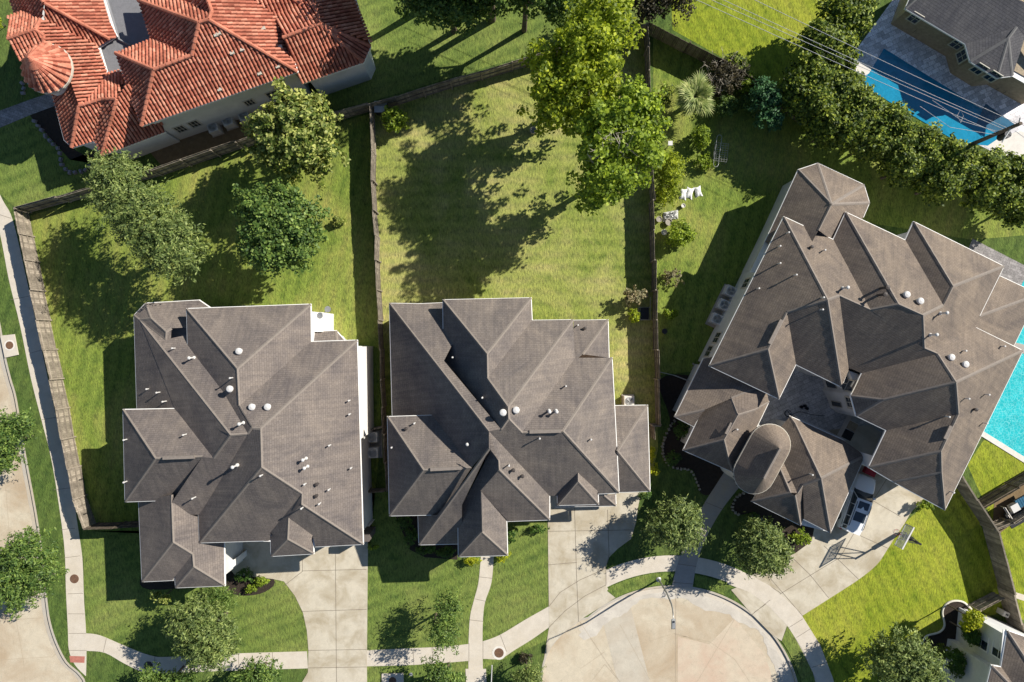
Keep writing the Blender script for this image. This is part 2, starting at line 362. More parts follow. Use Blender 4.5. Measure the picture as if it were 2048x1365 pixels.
# ---------------------------------------------------------------- roof / house builder
def solve_house(V,groups,yaw,pitch,zguess=8.0,iters=10):
    """heights of the roof vertices: each vertex stays on its sight line, each face becomes planar"""
    names=list(V.keys()); free=[n for n in names if len(V[n])==2]; idx={n:i for i,n in enumerate(free)}
    nf=sum(len(g) for g in groups.values()); fl=[f for g in groups.values() for f in g]; N0=[]
    for f in fl:
        if f[0]=='*': N0.append(None); continue
        ang={'E':0,'N':90,'W':180,'S':270,'NE':45,'NW':135,'SE':315,'SW':225}.get(f[0],f[0]); p=f[2] if len(f)>2 else pitch
        a=math.radians(ang)+yaw; sl=math.atan(p); N0.append(np.array([math.sin(sl)*math.cos(a),math.sin(sl)*math.sin(a),math.cos(sl)]))
    N1=list(N0); out={}
    for it in range(iters):
        A=[];b=[]
        for k,f in enumerate(fl):
            if N1[k] is None: continue
            nx,ny,nz=N1[k]
            for n in f[1].split():
                X0,Y0,_=W(V[n][0],V[n][1],0); c=nx*X0+ny*Y0; co=nz-c/H; row=np.zeros(len(free)+nf); row[len(free)+k]=-1
                if n in idx: row[idx[n]]=co; A.append(row); b.append(-c)
                else: A.append(row*1.5); b.append((-c-co*V[n][2])*1.5)
        for n in free:
            row=np.zeros(len(free)+nf); row[idx[n]]=0.02; A.append(row); b.append(0.02*(out[n][2] if out else zguess))
        x=np.linalg.lstsq(np.array(A),np.array(b),rcond=None)[0]
        for n in names: out[n]=W(V[n][0],V[n][1],V[n][2] if len(V[n])>2 else float(x[idx[n]]))
        for k,f in enumerate(fl):
            vs=f[1].split()
            if N0[k] is None: continue
            P=np.array([out[n] for n in vs]); C=P-P.mean(0); u,sv,vt=np.linalg.svd(C); m=vt[2]; m=m if m[2]>0 else -m
            if len(vs)<3 or sv[1]<.3: continue
            m=.75*m+.25*N0[k]; m/=np.linalg.norm(m)
            ca=float(np.dot(m,N0[k])); lim=math.cos(math.radians(9))
            if ca<lim:
                w_=.5; q=m
                for _ in range(8):
                    q=w_*m+(1-w_)*N0[k]; q/=np.linalg.norm(q)
                    if np.dot(q,N0[k])>=lim: break
                    w_*=.7
                m=q
            N1[k]=m
    return out
def fnormal(pts):
    n=Vector((0,0,0))
    for i in range(len(pts)):
        a,b=Vector(pts[i]),Vector(pts[(i+1)%len(pts)]); n+=a.cross(b)
    n.normalize(); return n
def roof_mesh(name,P,faces,mat,parent,thick=0.12):
    me=bpy.data.meshes.new(name); vs=[];fs=[];uvs=[];cn=[]; off=wloc(parent)
    for f in faces:
        pts=[P[n] for n in f[1].split()]; n=fnormal(pts)
        if n.z<0: pts=pts[::-1]; n=-n
        h=Vector((-n.y,n.x,0)); h=h.normalized() if h.length>1e-4 else Vector((1,0,0)); up=n.cross(h)*1.0
        if up.z<0: up=-up
        tri=tessellate_polygon([[Vector(p) for p in pts]])
        b=len(vs); vs+=[(p[0]-off.x,p[1]-off.y,p[2]-off.z) for p in pts]
        for t in tri:
            q=[Vector(pts[i]) for i in t]
            if (q[1]-q[0]).cross(q[2]-q[0]).z<0: t=t[::-1]
            if (q[1]-q[0]).cross(q[2]-q[0]).length<1e-7: continue
            fs.append(tuple(b+i for i in t))
            for i in t: uvs.append((Vector(pts[i]).dot(h),Vector(pts[i]).dot(up))); cn.append(tuple(n))
    me.from_pydata(vs,[],fs); ul=me.uv_layers.new(name='UVMap')
    for i,u in enumerate(uvs): ul.data[i].uv=u
    me.materials.append(mat); me.update()
    me.polygons.foreach_set('use_smooth',[True]*len(me.polygons))
    me.normals_split_custom_set(cn)
    o=bpy.data.objects.new(name,me); COL.objects.link(o); o.parent=parent
    return o
def edges_of(P,faces):
    E={}
    for fi,f in enumerate(faces):
        ns=f[1].split()
        for i in range(len(ns)):
            E.setdefault(frozenset((ns[i],ns[(i+1)%len(ns)])),[]).append(fi)
    return E
def caps(P,faces,mat,roof,w=0.11,up=0.03,red=False):
    E=edges_of(P,faces)
    for e,fl in sorted(E.items(),key=lambda q:sorted(q[0])):
        if len(fl)!=2: continue
        a,b=[Vector(P[n]) for n in sorted(e)]
        if (a-b).length<0.3: continue
        pf=[[Vector(P[n]) for n in faces[i][1].split()] for i in fl]; ns=[fnormal(p) for p in pf]; ns=[n if n.z>0 else -n for n in ns]
        cs=[sum(p,Vector((0,0,0)))/len(p) for p in pf]
        if ns[0].dot(cs[1]-a)>-0.02: continue
        t=(b-a).normalized(); m=MB(); L=(b-a).length
        if red:
            k=max(1,int(L/.42)); up_=b if b.z>a.z else a; lo=a if b.z>a.z else b; zz=Vector((0,0,.04)); vs=[]
            pts=[];rr=[]
            for j in range(k):
                pts+=[lo.lerp(up_,j/k)+zz,lo.lerp(up_,(j+.97)/k)+zz]; rr+=[.15,.12]
            m.tube(pts,rr,8); m.build('ridge_cap',mat,roof); continue
        k=max(1,int(L/0.3)); side=[]
        for n,c in zip(ns,cs):
            d=n.cross(t); d=d if d.dot(c-a)>0 else -d; side.append(d.normalized()*w+n*up*0.4)
        nm=(ns[0]+ns[1]).normalized()*up; vs=[]; fs=[]
        for j in range(k+1):
            p=a+(b-a)*(j/k); f=1.0+.12*((j*7)%3-1); vs+=[p+side[0],p+nm*f,p+side[1]]
        for j in range(k): fs+=[(3*j,3*j+1,3*j+4,3*j+3),(3*j+1,3*j+2,3*j+5,3*j+4)]
        m.add(vs,fs); m.build('ridge_cap',mat,roof)
def eaves(P,V,faces,mat,roof,gut=0.045,dirs=None,drop=0.17):
    m=MB(); E=edges_of(P,faces)
    for e,fl in E.items():
        if len(fl)!=1 or not all(len(V[n])>2 for n in e): continue
        a,b=[Vector(P[n]) for n in e]
        if abs(a.z-b.z)>0.05 or (a-b).length<.15: continue
        pf=[Vector(P[n]) for n in faces[fl[0]][1].split()]; c=sum(pf,Vector((0,0,0)))/len(pf)
        t=(b-a).normalized(); o=Vector((t.y,-t.x,0)); o=o if o.dot(c-a)<0 else -o
        g=o*gut
        if dirs and o.dot(Vector((0,1,0)))>0.6: g=o*0.03
        z=Vector((0,0,1)); x=t*0.03
        a-=x; b+=x
        m.add([a-z*.01,b-z*.01,b+g-z*.03,a+g-z*.03,a-z*drop,b-z*drop,b+g-z*drop,a+g-z*drop],[(0,1,2,3),(3,2,6,7),(4,7,6,5),(0,3,7,4),(1,5,6,2)])
    if m.f: m.build('gutter',mat,roof)
def walls(house,blocks,mat,soff,ins=0.42,name='wall'):
    for bl in blocks:
        zt=bl[0]; pts=[W(p[0],p[1],zt) for p in bl[1:]]
        q=inset(pts,ins); m=MB().prism(q,-0.05,zt-0.03); m.build(name,mat,house)
def soffits(house,blocks,mat):
    for bl in blocks:
        zt=bl[0]; pts=[W(p[0],p[1],zt) for p in bl[1:]]
        q=inset(pts,0.02); MB().prism(q,zt-0.16,zt-0.10,True,True).build('soffit',mat,house)
def tiles_mesh(P,faces,mat,roof,pitch_w=0.265,row=0.42,r=0.093):
    m=MB()
    for f in faces:
        pts=[Vector(P[n]) for n in f[1].split()]; n=fnormal(pts)
        if n.z<0: n=-n
        h=Vector((-n.y,n.x,0)).normalized(); up=n.cross(h)
        if up.z<0: up=-up
        o=pts[0]; uv=[((p-o).dot(h),(p-o).dot(up)) for p in pts]
        u0=min(u for u,_ in uv); u1=max(u for u,_ in uv); k=int((u1-u0)/pitch_w)
        for i in range(k+1):
            u=u0+(i+.5)*pitch_w; xs=[]
            for j in range(len(uv)):
                (ua,va),(ub,vb)=uv[j],uv[(j+1)%len(uv)]
                if (ua<=u)!=(ub<=u): xs.append(va+(vb-va)*(u-ua)/(ub-ua))
            xs.sort()
            for a,b in zip(xs[::2],xs[1::2]):
                nr=max(1,int(round((b-a)/row)))
                for q in range(nr):
                    va=a+(b-a)*q/nr; vb=a+(b-a)*(q+1)/nr+.03; vs=[]
                    for vv,lift,rr in ((va,.045,r*1.06),(vb,0.0,r*.94)):
                        for t in range(5):
                            th=PI*t/4; vs.append(o+h*(u+math.cos(th)*rr)+up*vv+n*(math.sin(th)*rr*.95+lift-.02))
                    m.add(vs,[(t,t+1,t+6,t+5) for t in range(4)]+[(0,1,2,3,4)])
    return m.build('barrel_tiles',mat,roof,smooth=False)
def house(name,label,cat,V,groups,yaw,pitch,mat,blocks,wallmat,loc,ridge='ridge',tile=False,white='white',dirs=None):
    P=solve_house(V,groups,yaw,pitch)
    t=thing(name,label,cat,loc)
    for gn,fl in groups.items():
        r=roof_mesh('roof',P,fl,mat,t)
        if tile: tiles_mesh(P,fl,M['tile'],r); caps(P,fl,M['tile'],r,red=True)
        else: caps(P,fl,M[ridge],r)
        eaves(P,V,fl,M[white],r,dirs=dirs)
    walls(t,blocks,wallmat,None); soffits(t,blocks,M['white'])
    t['_tmp']=0; del t['_tmp']
    return t,P
def on_roof(P,groups,px,py):
    """height of the roof under photo pixel px,py: highest face hit by the view ray"""
    o=Vector((0,0,H)); g=Vector(W(px,py,0)); d=(g-o); best=None
    for fl in groups.values():
        for f in fl:
            pts=[Vector(P[n]) for n in f[1].split()]; n=fnormal(pts); c=pts[0]
            den=n.dot(d)
            if abs(den)<1e-6: continue
            tt=n.dot(c-o)/den; q=o+d*tt
            # inside test in xy
            ins=False; x,y=q.x,q.y
            for i in range(len(pts)):
                a,b=pts[i],pts[(i+1)%len(pts)]
                if (a.y>y)!=(b.y>y) and x<(b.x-a.x)*(y-a.y)/(b.y-a.y)+a.x: ins=not ins
            if ins and 0<tt<1 and (best is None or tt<best[0]): best=(tt,q)
    return tuple(best[1]) if best else None
# ================================================================ HOUSE 1 (left)
Z=5.8; L=4.2; D=4.7
V1=dict(a1=(268,631,L),a2=(291,607,L),a3=(398,601,L),a4=(420,616,L),a5=(470,650),a6=(274,826,L),
 s1=(279,640),s2=(302,637),s3=(332,664),s4=(331,680),s5=(343,657),s6=(342,677),aR=(430,735),
 b1=(373,618,Z),b1b=(376,722,Z),b2=(621,609,Z),b3=(622,684,Z),b4=(714,681,Z),b5=(726,1089,Z),b6=(631,1094,Z),
 v2=(496,868),h2=(461,871),r1=(474,738),r2=(478,813),r3=(504,856),r4=(521,857),r5=(523,935),r6=(604,988),r7=(603,1009),
 fr1=(577,1036),fr2=(575,1079),f1=(542,1113,Z-.1),f2=(627,1108,Z-.1),fl=(541,1065),fR=(625,1071),f2b=(626,1082,Z-.1),f1b=(541,1068,Z-.1),
 e0=(396,1008,Z),e1=(399,1086,Z),e2=(527,1082,Z),e3=(541,1083),
 c1=(246,820,Z),c0=(350,818,Z),c3=(311,918),c2=(250,1004,Z),c4=(338,1001,Z),c4b=(346,1001),
 g4=(427,917),g3=(405,914),g2=(343,1006),g1=(381,1030),g5=(400,1030),
 d1=(277,1003,D),d2=(284,1164,D),d3=(345,1161,D),d3b=(351,1152),d4=(351,1176,D),d4b=(350,1158,D),d5=(449,1172,D),d6=(447,1040,D),
 dr1=(346,1085),dr2=(385,1109),dr3=(387,1134),dN=(343,990),dM=(420,1040),
 p1=(624,664,3.2),p2=(672,662,3.2),p3=(690,682,3.2),p4=(624,690),p5=(676,698))
G1=dict(
 back=[('N','s5 s3 s2 a2 a3 a4 a5'),('NW','a1 s1 s2 a2'),('*','s2 s3 s4 s1'),('*','s3 s5 s6 s4'),
   ('N','s1 s4 s6 a5 aR v2 h2'),('W','a1 s1 h2 g4 c0 a6'),('S','h2 v2 g5 g1 g2 g3 g4')],
 main=[('N','b1 b2 r1'),('W','b1 r1 r2 r3 v2 b1b'),('E','b2 b3 r2 r1'),('N','b3 b4 r4 r3 r2'),
   ('E','b4 b5 r7 r6 r5 r4'),('W','v2 r3 r4 r5 e1 e0'),('S','r5 r6 fl e3 e2 e1'),('S','r7 b5 b6 fR fr1'),
   ('W','r6 r7 fr1 fr2 f1 f1b fl'),('S','fr2 f2 f1'),('E','fr1 fR f2b f2 fr2')],
 side=[('N','c1 c0 g4 g3 c3'),('W','c1 c3 c2'),('S','c3 g3 c4b c4 c2'),('*','g3 g2 c4b')],
 front=[('W','d1 dN g2 dr1 d2'),('S','dr1 dr2 d3b d3 d2'),('W','dr2 dr3 d4 d4b d3b'),('S','dr3 d5 d4'),
   ('E','dN g1 dM d6 d5 dr3 dr2 dr1 g2')],
 porch=[('N','p1 p2 p5 p4'),('E','p2 p3 p5')])
B1=[(Z,(373,618),(621,609),(622,684),(714,681),(726,1089),(631,1094),(540,1085),(399,1086),(396,1008),(420,880),(376,760)),
 (L,(268,631),(291,607),(398,601),(420,616),(500,620),(500,850),(380,860),(274,840)),
 (Z,(246,820),(345,817),(420,870),(420,930),(340,1001),(250,1004)),
 (D,(277,1003),(330,995),(400,1000),(449,1045),(449,1172),(351,1176),(350,1160),(284,1164)),
 (Z-.1,(541,1060),(626,1060),(627,1108),(542,1113)),(3.2,(600,640),(672,662),(690,682),(680,720),(600,720))]
h1,P1=house('brick_house','big brown-shingled house with white gutters and a tall white side wall, nearest the left street','house',V1,G1,math.radians(1.6),0.74,M['shingle1'],B1,M['stucco'],W(500,880))
# ================================================================ HOUSE 2 (middle)
Z=5.8; L=4.4; D=4.6
V2=dict(k1=(779,607,L),k2=(885,606,L),k3=(930,640),k6=(785,838,L),
 s2=(842,608,L),kR=(888,722),
 b1=(886,600,Z),b1b=(887,715,Z),b2=(1062,596,Z),b3=(1064,641,Z),t1=(1146,640,Z),t2=(1150,716),b6=(1224,716,Z),b7=(1238,986,Z),
 m1=(974,708),m2=(975,757),m3=(1016,814),m4=(1017,838),m5=(1044,866),m6=(1126,863),v2=(1002,859),h2=(978,863),h3=(978,896),
 f3=(1197,988,Z),f4=(1196,983),q0=(1156,946),q1=(1156,963),q2=(1115,1011,Z-.1),q3=(1197,1009,Z-.1),q2b=(1115,992,Z-.1),q3b=(1196,988,Z-.1),
 n0=(1099,992,Z),fv=(1097,990),fE=(1099,1040,Z),fS=(1016,1043,Z),fj=(998,940),ft=(997,921),fa=(982,902),
 ej=(961,982),ek=(963,1064),eW=(917,1114,Z),eW0=(916,1026,Z),eE=(1015,1111,Z),eE0=(1013,1040,Z),
 c1=(775,834,Z),c0=(865,831,Z),c3=(847,941),c2=(779,1032,Z),c4=(876,1030,Z),c4b=(881,1030),g3=(943,936),
 d1=(836,1026,D),d2=(838,1090,D),d3=(924,1088,D),dt=(979,897),dW=(874,1031),dX=(924,1010),
 a1=(1147,641,3.3),a2=(1216,640,3.3),a3=(1218,716,3.3),an=(1166,709),aL=(1149,722),
 w1=(1230,812,3.3),w2=(1295,811,3.3),w3=(1300,983,3.3),w4=(1237,985,3.3),wn=(1235,903),
 x1=(1195,991,3.0),x2=(1231,988,3.0),x3=(1232,1012,3.0),x4=(1112,1014,3.0),x5=(1112,995),x6=(1208,992))
G2=dict(
 back=[('N','k1 s2 k2 k3 kR v2 h2'),('W','k1 h2 h3 g3 c0 k6')],
 main=[('N','b1 b2 m1'),('W','b1 m1 m2 m3 m4 v2 b1b'),('E','b2 b3 m2 m1'),('N','b3 t1 m3 m2'),('E','t1 t2 m5 m4 m3'),('N','t2 b6 m6 m5'),
   ('E','b6 b7 m6'),('S','h2 v2 m4 m5 m6 b7 f3 f4 q0 q2b n0 fv'),('W','q0 q1 q2 q2b'),('S','q1 q3 q2'),('E','q0 f4 q3b q3 q1'),
   ('E','h2 h3 fa ft fj fE n0 fv'),('S','fj fE fS ej'),('W','fa ft fj ej ek eW eW0'),('S','ek eE eW'),('E','ej fS eE0 eE ek')],
 side=[('N','c1 c0 g3 c3'),('W','c1 c3 c2'),('S','c3 g3 c4b c4 c2')],
 front=[('W','d1 dW dt d2'),('S','d2 dt dX d3')],
 annexe=[('N','a1 a2 an aL'),('E','a2 a3 an')],
 wing=[('N','w1 w2 wn'),('E','w2 w3 wn'),('S','w3 w4 wn')],
 porch=[('S','x4 x5 x6 x3'),('E','x6 x2 x3')])
B2=[(Z,(886,600),(1062,596),(1064,641),(1146,640),(1150,716),(1224,716),(1238,986),(1110,992),(1099,992),(1099,1040),(1016,1043),(960,980),(975,880),(887,730)),
 (Z-.1,(1115,980),(1196,980),(1197,1009),(1115,1011)),(Z,(916,1026),(960,960),(1013,1020),(1015,1111),(917,1114)),
 (L,(779,607),(885,606),(960,640),(960,850),(900,860),(785,850)),(Z,(775,834),(862,831),(940,890),(940,940),(880,1030),(779,1032)),
 (D,(836,1010),(900,985),(935,990),(924,1088),(838,1090)),(3.3,(1147,641),(1216,640),(1218,730),(1147,730)),(3.3,(1200,812),(1295,811),(1300,983),(1200,985))]
h2,P2=house('brick_house','brown-shingled middle house with a blue-shaded west slope and a driveway on its right','house',V2,G2,math.radians(0.8),0.90,M['shingle2'],B2,M['brick'],W(1000,840),dirs=True)
# ================================================================ HOUSE 3 (right)
Z=5.4; A=3.9; Fz=3.4; Rz=5.8
V3=dict(p0=(1543,457,A),p1=(1597,340,A),p2=(1636,327,A),p3=(1728,370,A),p4=(1739,406,A),p5=(1727,434,A),pa=(1663,409),pr=(1637,461),pH=(1600,530),pK=(1690,500),p0b=(1530,484,A),
 l0=(1568,434,Z),l1=(1419,732,Z),l2=(1667,480,Z),q1=(1536,699),q2=(1574,625),t=(1655,600),u=(1741,620),tt=(1679,592),
 j1=(1558,798,Z),j2=(1592,729,Z),k=(1683,774,Z),k2=(1698,736,Z),k2b=(1699,737),
 w0=(1692,425,Z),w1=(1811,481,Z),y=(1797,609),z9=(1887,611),o=(1846,631),
 x0=(1828,444,Z),x1=(1906,573),x2=(2008,533,Z),x3=(1960,631,Z),
 lw0=(2001,553,Fz+.2),lw1=(2078,589,Fz+.2),lw2=(2016,716,Fz+.2),lv=(1960,632,5.35),lx=(1930,590),
 y0=(1950,655,Rz),y1=(2046,702,Rz),y0b=(1949,654),z1=(1912,765),o2=(1849,697),o3=(1875,708),
 R1=(1724,747,Rz),R2=(1702,792,Rz),R3=(1713,832,Rz),R4=(1773,861,Rz),R5=(1738,935,Rz),R6=(1787,964,Rz),R7=(1890,1020,Rz),rx=(1767,800),
 i1=(1917,829),i2=(1882,903),i3=(1883,945),
 g1=(1350,834,Fz),g0=(1407,718,Fz),gy=(1409,820),gz=(1387,853,Fz),gV=(1405,822,Fz),v1=(1367,901,Fz),v2=(1448,880),v3=(1476,830),v4=(1463,797),v5=(1508,820),v6=(1538,804,Fz),
 v7=(1459,925),v8=(1467,945,Fz),v9=(1510,862,Fz),gN=(1530,770),gM=(1490,700),gW=(1440,740),
 U1=(1580,833,Fz),U2=(1590,847),U3=(1642,957),U4=(1606,970),U5=(1595,987),U6=(1567,925),U7=(1540,880),U8=(1661,1066,Fz+.5),U9=(1608,1039,Fz+.5),U10=(1730,912,Fz+.5),
 U11=(1504,1003,Fz+.2),U12=(1581,986),U13=(1590,991),U14=(1601,1051,Fz+.2),U15=(1614,1023,Fz+.2),U16=(1561,940),U17=(1540,935),U20=(1687,881,Fz))
G3=dict(
 pavilion=[('W','p0b p0 p1 pa pr pH'),('NW','p1 p2 pa'),('N','p2 p3 pa'),('*','p3 p4 pa'),('E','p4 p5 pK pr pa')],
 main=[('W','l0 l1 q1 q2 t'),('N','l0 l2 u tt t'),('S','l1 q1 j1'),('E','q1 q2 j2 j1'),('S','q2 t k j2'),('E','t tt k2b k2 k'),
   ('S','tt u y o o2 o3 R1 k2b'),('W','w0 l2 u y'),('N','w0 w1 z9 o y'),('W','x0 w1 z9 x1'),('N','x0 x2 x1'),
   ('E','x1 x2 x3 y0b o2 o z9'),('N','y0 y1 z1 o3 o2 y0b'),('E','z1 y1 R7 i3 i2 i1'),('S','z1 i1 R4 R3 rx'),('*','R2 rx R3'),
   ('W','R1 o3 z1 rx R2'),('W','R4 i1 i2 R5'),('S','R5 i2 i3 R6'),('S','R6 i3 R7')],
 pool_wing=[('E','lv lw1 lw2 y0b'),('N','lw0 lw1 lv lx')],
 front=[('W','g1 g0 gM gN v4 gy'),('S','g1 gy gz'),('W','gV v4 v3 v2 v1'),('S','v1 v2 v7 v8'),('E','v2 v3 v5 v6 v9 v8 v7'),('N','v3 v4 gN v6 v5')],
 garage=[('W','U7 U1 U2 U3 U4 U5 U6'),('N','U1 U20 U10 U3 U2'),('S','U4 U3 U8 U9'),('E','U3 U10 U8'),('S','U11 U12 U13 U14'),('W','U11 U17 U16 U12'),
   ('N','U16 U6 U5 U12'),('E','U5 U4 U15 U14 U13')])
B3=[(Z,(1568,434),(1667,480),(1692,425),(1811,481),(1828,444),(2008,533),(1960,631),(1880,720),(1724,747),(1698,736),(1683,774),(1592,729),(1558,798),(1419,732)),
 (A,(1543,457),(1597,340),(1636,327),(1728,370),(1739,406),(1690,505),(1620,560),(1500,545)),
 (Rz,(1860,660),(1950,655),(2046,702),(1890,1020),(1797,968),(1835,885),(1762,840),(1718,822),(1702,792),(1724,747)),
 (Fz+.2,(2001,553),(2078,589),(2016,716),(1930,670)),
 (Fz,(1407,718),(1480,740),(1538,804),(1510,862),(1467,945),(1367,901),(1387,853),(1350,834)),
 (Fz,(1580,833),(1687,881),(1722,925),(1661,1066),(1601,1051),(1504,1003),(1545,930))]
h3,P3=house('stucco_house','large many-hipped tan-shingled house angled on the cul-de-sac with an oval turret and courtyard','house',V3,G3,math.radians(-25.6),0.80,M['shingle3'],B3,M['stucco'],W(1650,700))
# oval turret
def turret():
    zc=5.0; r=41; c1=(1540,890); c2=(1509,947); ring=[]; n=14
    ax=Vector((c2[0]-c1[0],-(c2[1]-c1[1]),0)).normalized(); base=math.atan2(ax.y,ax.x)
    e=[]; C1=Vector(W(c1[0],c1[1],zc)); C2=Vector(W(c2[0],c2[1],zc)); R=r*(1-zc/H)/S
    pts=[]
    for i in range(n+1):
        a=base-PI/2+PI*i/n; pts.append(C2+Vector((math.cos(a),math.sin(a),0))*R)
    for i in range(n+1):
        a=base+PI/2+PI*i/n; pts.append(C1+Vector((math.cos(a),math.sin(a),0))*R)
    rise=R*1.25; T1=C1+Vector((0,0,rise)); T2=C2+Vector((0,0,rise)); P={};V={}; faces=[]
    for i,p in enumerate(pts): P['o%d'%i]=tuple(p); V['o%d'%i]=(0,0,zc)
    P['t1']=tuple(T1);P['t2']=tuple(T2);V['t1']=V['t2']=(0,0)
    for i in range(n): faces.append(('*','o%d o%d t2'%(i,i+1)))
    faces.append(('*','o%d o%d t1 t2'%(n,n+1)))
    for i in range(n+1,2*n+1): faces.append(('*','o%d o%d t1'%(i,i+1)))
    faces.append(('*','o%d o0 t2 t1'%(2*n+1)))
    r_=roof_mesh('turret_roof',P,faces,M['shingle3'],h3); eaves(P,V,faces,M['frame'],r_,gut=.04)
    m=MB(); m.tube([T1+Vector((0,0,.02)),T2+Vector((0,0,.02))],.12,6); m.build('ridge_cap',M['ridge'],r_)
    q=inset([tuple(p) for p in pts],.35); MB().prism(q,0,zc-.03).build('turret_wall',M['stucco'],h3)
    mm=MB()
    for p in pts: mm.box((p.x,p.y,zc-.1),(.12,.12,.14))
    mm.build('dentil',M['metal_dark'],r_)
turret()
# ================================================================ RED TILE HOUSE
Z=5.5; Lo=3.6
V4=dict(m0=(283,252,Z),m1=(595,144,Z),rA=(308,140),rB=(384,111),rC=(398,46),rD=(418,40),mw=(232,107,Z),mx=(303,80),mv=(277,1,Z),
 mn=(424,24),mo=(356,-3),mp=(412,-10),e1=(562,40),e1b=(563,41,Z),e2=(498,-6),e3=(455,-34),s1=(618,20,Z),s2=(580,-6),s3=(606,-14,Z),
 R1=(566,76),R2=(604,167,Lo+.8),R2b=(594,150),R3=(727,125,Lo+.8),R4=(741,93,Lo+.8),R5=(705,-12,Lo+.8),ra=(575,73),rb=(641,48),rc=(622,-14),rd=(555,35),
 q1=(15,79),q2=(17,35),q3=(45,25),q4=(82,40),q5=(71,60),q6=(89,7),q7=(18,-6),q8=(28,26),q9=(80,-6),
 u1=(43,122),u2=(62,122),u3=(88,90),u4=(88,72),
 c1=(89,41),c2=(195,94),c3=(214,147,Lo),c4=(158,213),c5=(141,163),c6=(195,94,Lo),c7=(207,172),
 t1=(219,44,Lo),t2=(234,73,Lo),t3=(220,79),t4=(205,-4),
 w1=(104,187,Lo),w2=(128,280,Lo),w3=(144,295,Lo),n1=(205,199),n2=(192,281,Lo),n3=(234,199),n4=(250,165),n6=(252,168),n5=(243,143),
 x1=(204,311,Lo),x2=(330,264,Lo),x3=(300,180))
G4=dict(
 main=[('S','m0 rA rB rC rD m1'),('W','m0 rA mw'),('N','mw rA rB mx'),('W','mx rB rC mv'),('N','mv rC rD mn mo'),('W','mo mn mp'),
   ('E','rD m1 e1b e1 e2 e3 mp mn'),('S','e2 e1 e1b s1 s2'),('E','s2 s1 s3')],
 east=[('S','ra R1 R2b R2 R3 rb'),('SE','rb R3 R4'),('E','rb R4 R5 rc'),('N','ra rb rc rd R1')],
 west=[('N','q1 q2 q3 q4 q5'),('W','q7 q8 q3 q4 q6 q9'),('S','q1 q5 u4 u3 u2 u1'),('E','q5 q4 c1 c6 c3 c7 c4 c5 u3 u4'),
   ('S','q6 t3 c6 c1'),('E','q9 q6 t3 t2 t1 t4')],
 south=[('W','w1 c5 c4 w3 w2'),('S','c4 n1 n2 w3'),('N','c4 c7 c3 n5 n4 n3 n1'),('W','n1 n2 x1 n3'),('S','n3 x1 x2 x3 n6')])
B4=[(Z,(283,252),(595,144),(562,40),(618,20),(600,-40),(277,-40),(300,80),(232,107)),(Lo+.8,(570,60),(604,167),(727,125),(741,93),(705,-30),(560,-30)),
 (Lo,(20,60),(50,20),(60,-30),(205,-30),(234,73),(200,95),(216,147),(260,150),(300,180),(330,264),(204,311),(200,283),(144,295),(128,280),(104,187),(45,125))]
h4,P4=house('villa','cream stucco villa with red clay barrel-tile roofs and a round corner turret, top left','house',V4,G4,math.radians(19.1),0.74,M['tile_under'],B4,M['stucco'],W(330,120),tile=True)
def tile_turret():
    zc=5.6; C=Vector(W(94,137,zc)); R=49*(1-zc/H)/S; A_=C+Vector((0,0,1.9)); n=22; P={};V={};faces=[]
    for i in range(n):
        a=2*PI*i/n; P['o%d'%i]=tuple(C+Vector((math.cos(a)*R,math.sin(a)*R,0))); V['o%d'%i]=(0,0,zc)
    P['t']=tuple(A_);V['t']=(0,0)
    for i in range(n): faces.append(('*','o%d o%d t'%(i,(i+1)%n)))
    r_=roof_mesh('turret_roof',P,faces,M['tile'],h4); eaves(P,V,faces,M['frame'],r_,gut=.06,drop=.2)
    m=MB()
    for i in range(n):
        a=Vector(P['o%d'%i]); nr=9
        for k in range(nr):
            p=a+(A_-a)*(k/nr); q=a+(A_-a)*((k+1)/nr+.02); m.tube([p+Vector((0,0,.045)),q+Vector((0,0,.02))],[.15,.12] if k<nr-2 else [.11,.09],6)
    m.build('barrel_tiles',M['tile'],r_)
    q=inset([P['o%d'%i] for i in range(n)],.3); MB().prism(q,0,zc-.02).build('turret_wall',M['stucco'],h4)
tile_turret()
m=MB(); m.prism([W(*p,3.3) for p in ((195,-30),(278,-30),(300,60),(330,110),(262,170),(205,170),(190,90))],3.1,3.3).build('flat_roof',M['flat_roof'],h4)
m=MB()
for a,b in (((212,-6),(238,80)),((238,80),(262,92))):
    m.tube([W(*a,3.42),W(*b,3.42)],.1,4)
m.build('parapet',M['flat_roof'],h4)
# ================================================================ TOP-RIGHT HOUSE
Z=3.1
V5=dict(a=(1811,17,Z),b=(1931,88,Z),c=(1941,123,Z),d=(1994,156,Z),e=(2025,152,Z),f=(2110,200,Z),t=(2017,77),t2=(2034,54),g=(1824,-12,Z),h=(1900,-60),i=(2130,40),dn=(1985,45),dm=(2050,75),j=(1840,-40,Z))
G5=dict(main=[('S','a b dn dm f i h g'),('W','a g j h')],
 dormer=[('W','b t c'),('*','c t d'),('*','d t e'),('E','e t t2 dm f'),('*','t b dn t2')])
G5=dict(main=[('S','a b t2 dm f i h'),('W','a h g')],dormer=[('W','b c t t2'),('SW','c d t'),('*','d e t'),('E','e dm t2 t')])
B5=[(Z,(1811,17),(1931,88),(1941,123),(1994,156),(2025,152),(2110,200),(2150,-60),(1840,-60))]
h5,P5=house('stone_house','tan stone house with slate-grey shingles and a hipped bay beside the blue pool, top right','house',V5,G5,math.radians(-31),0.55,M['shingle4'],B5,M['stonewall'],W(1950,60),ridge='ridge_dark')
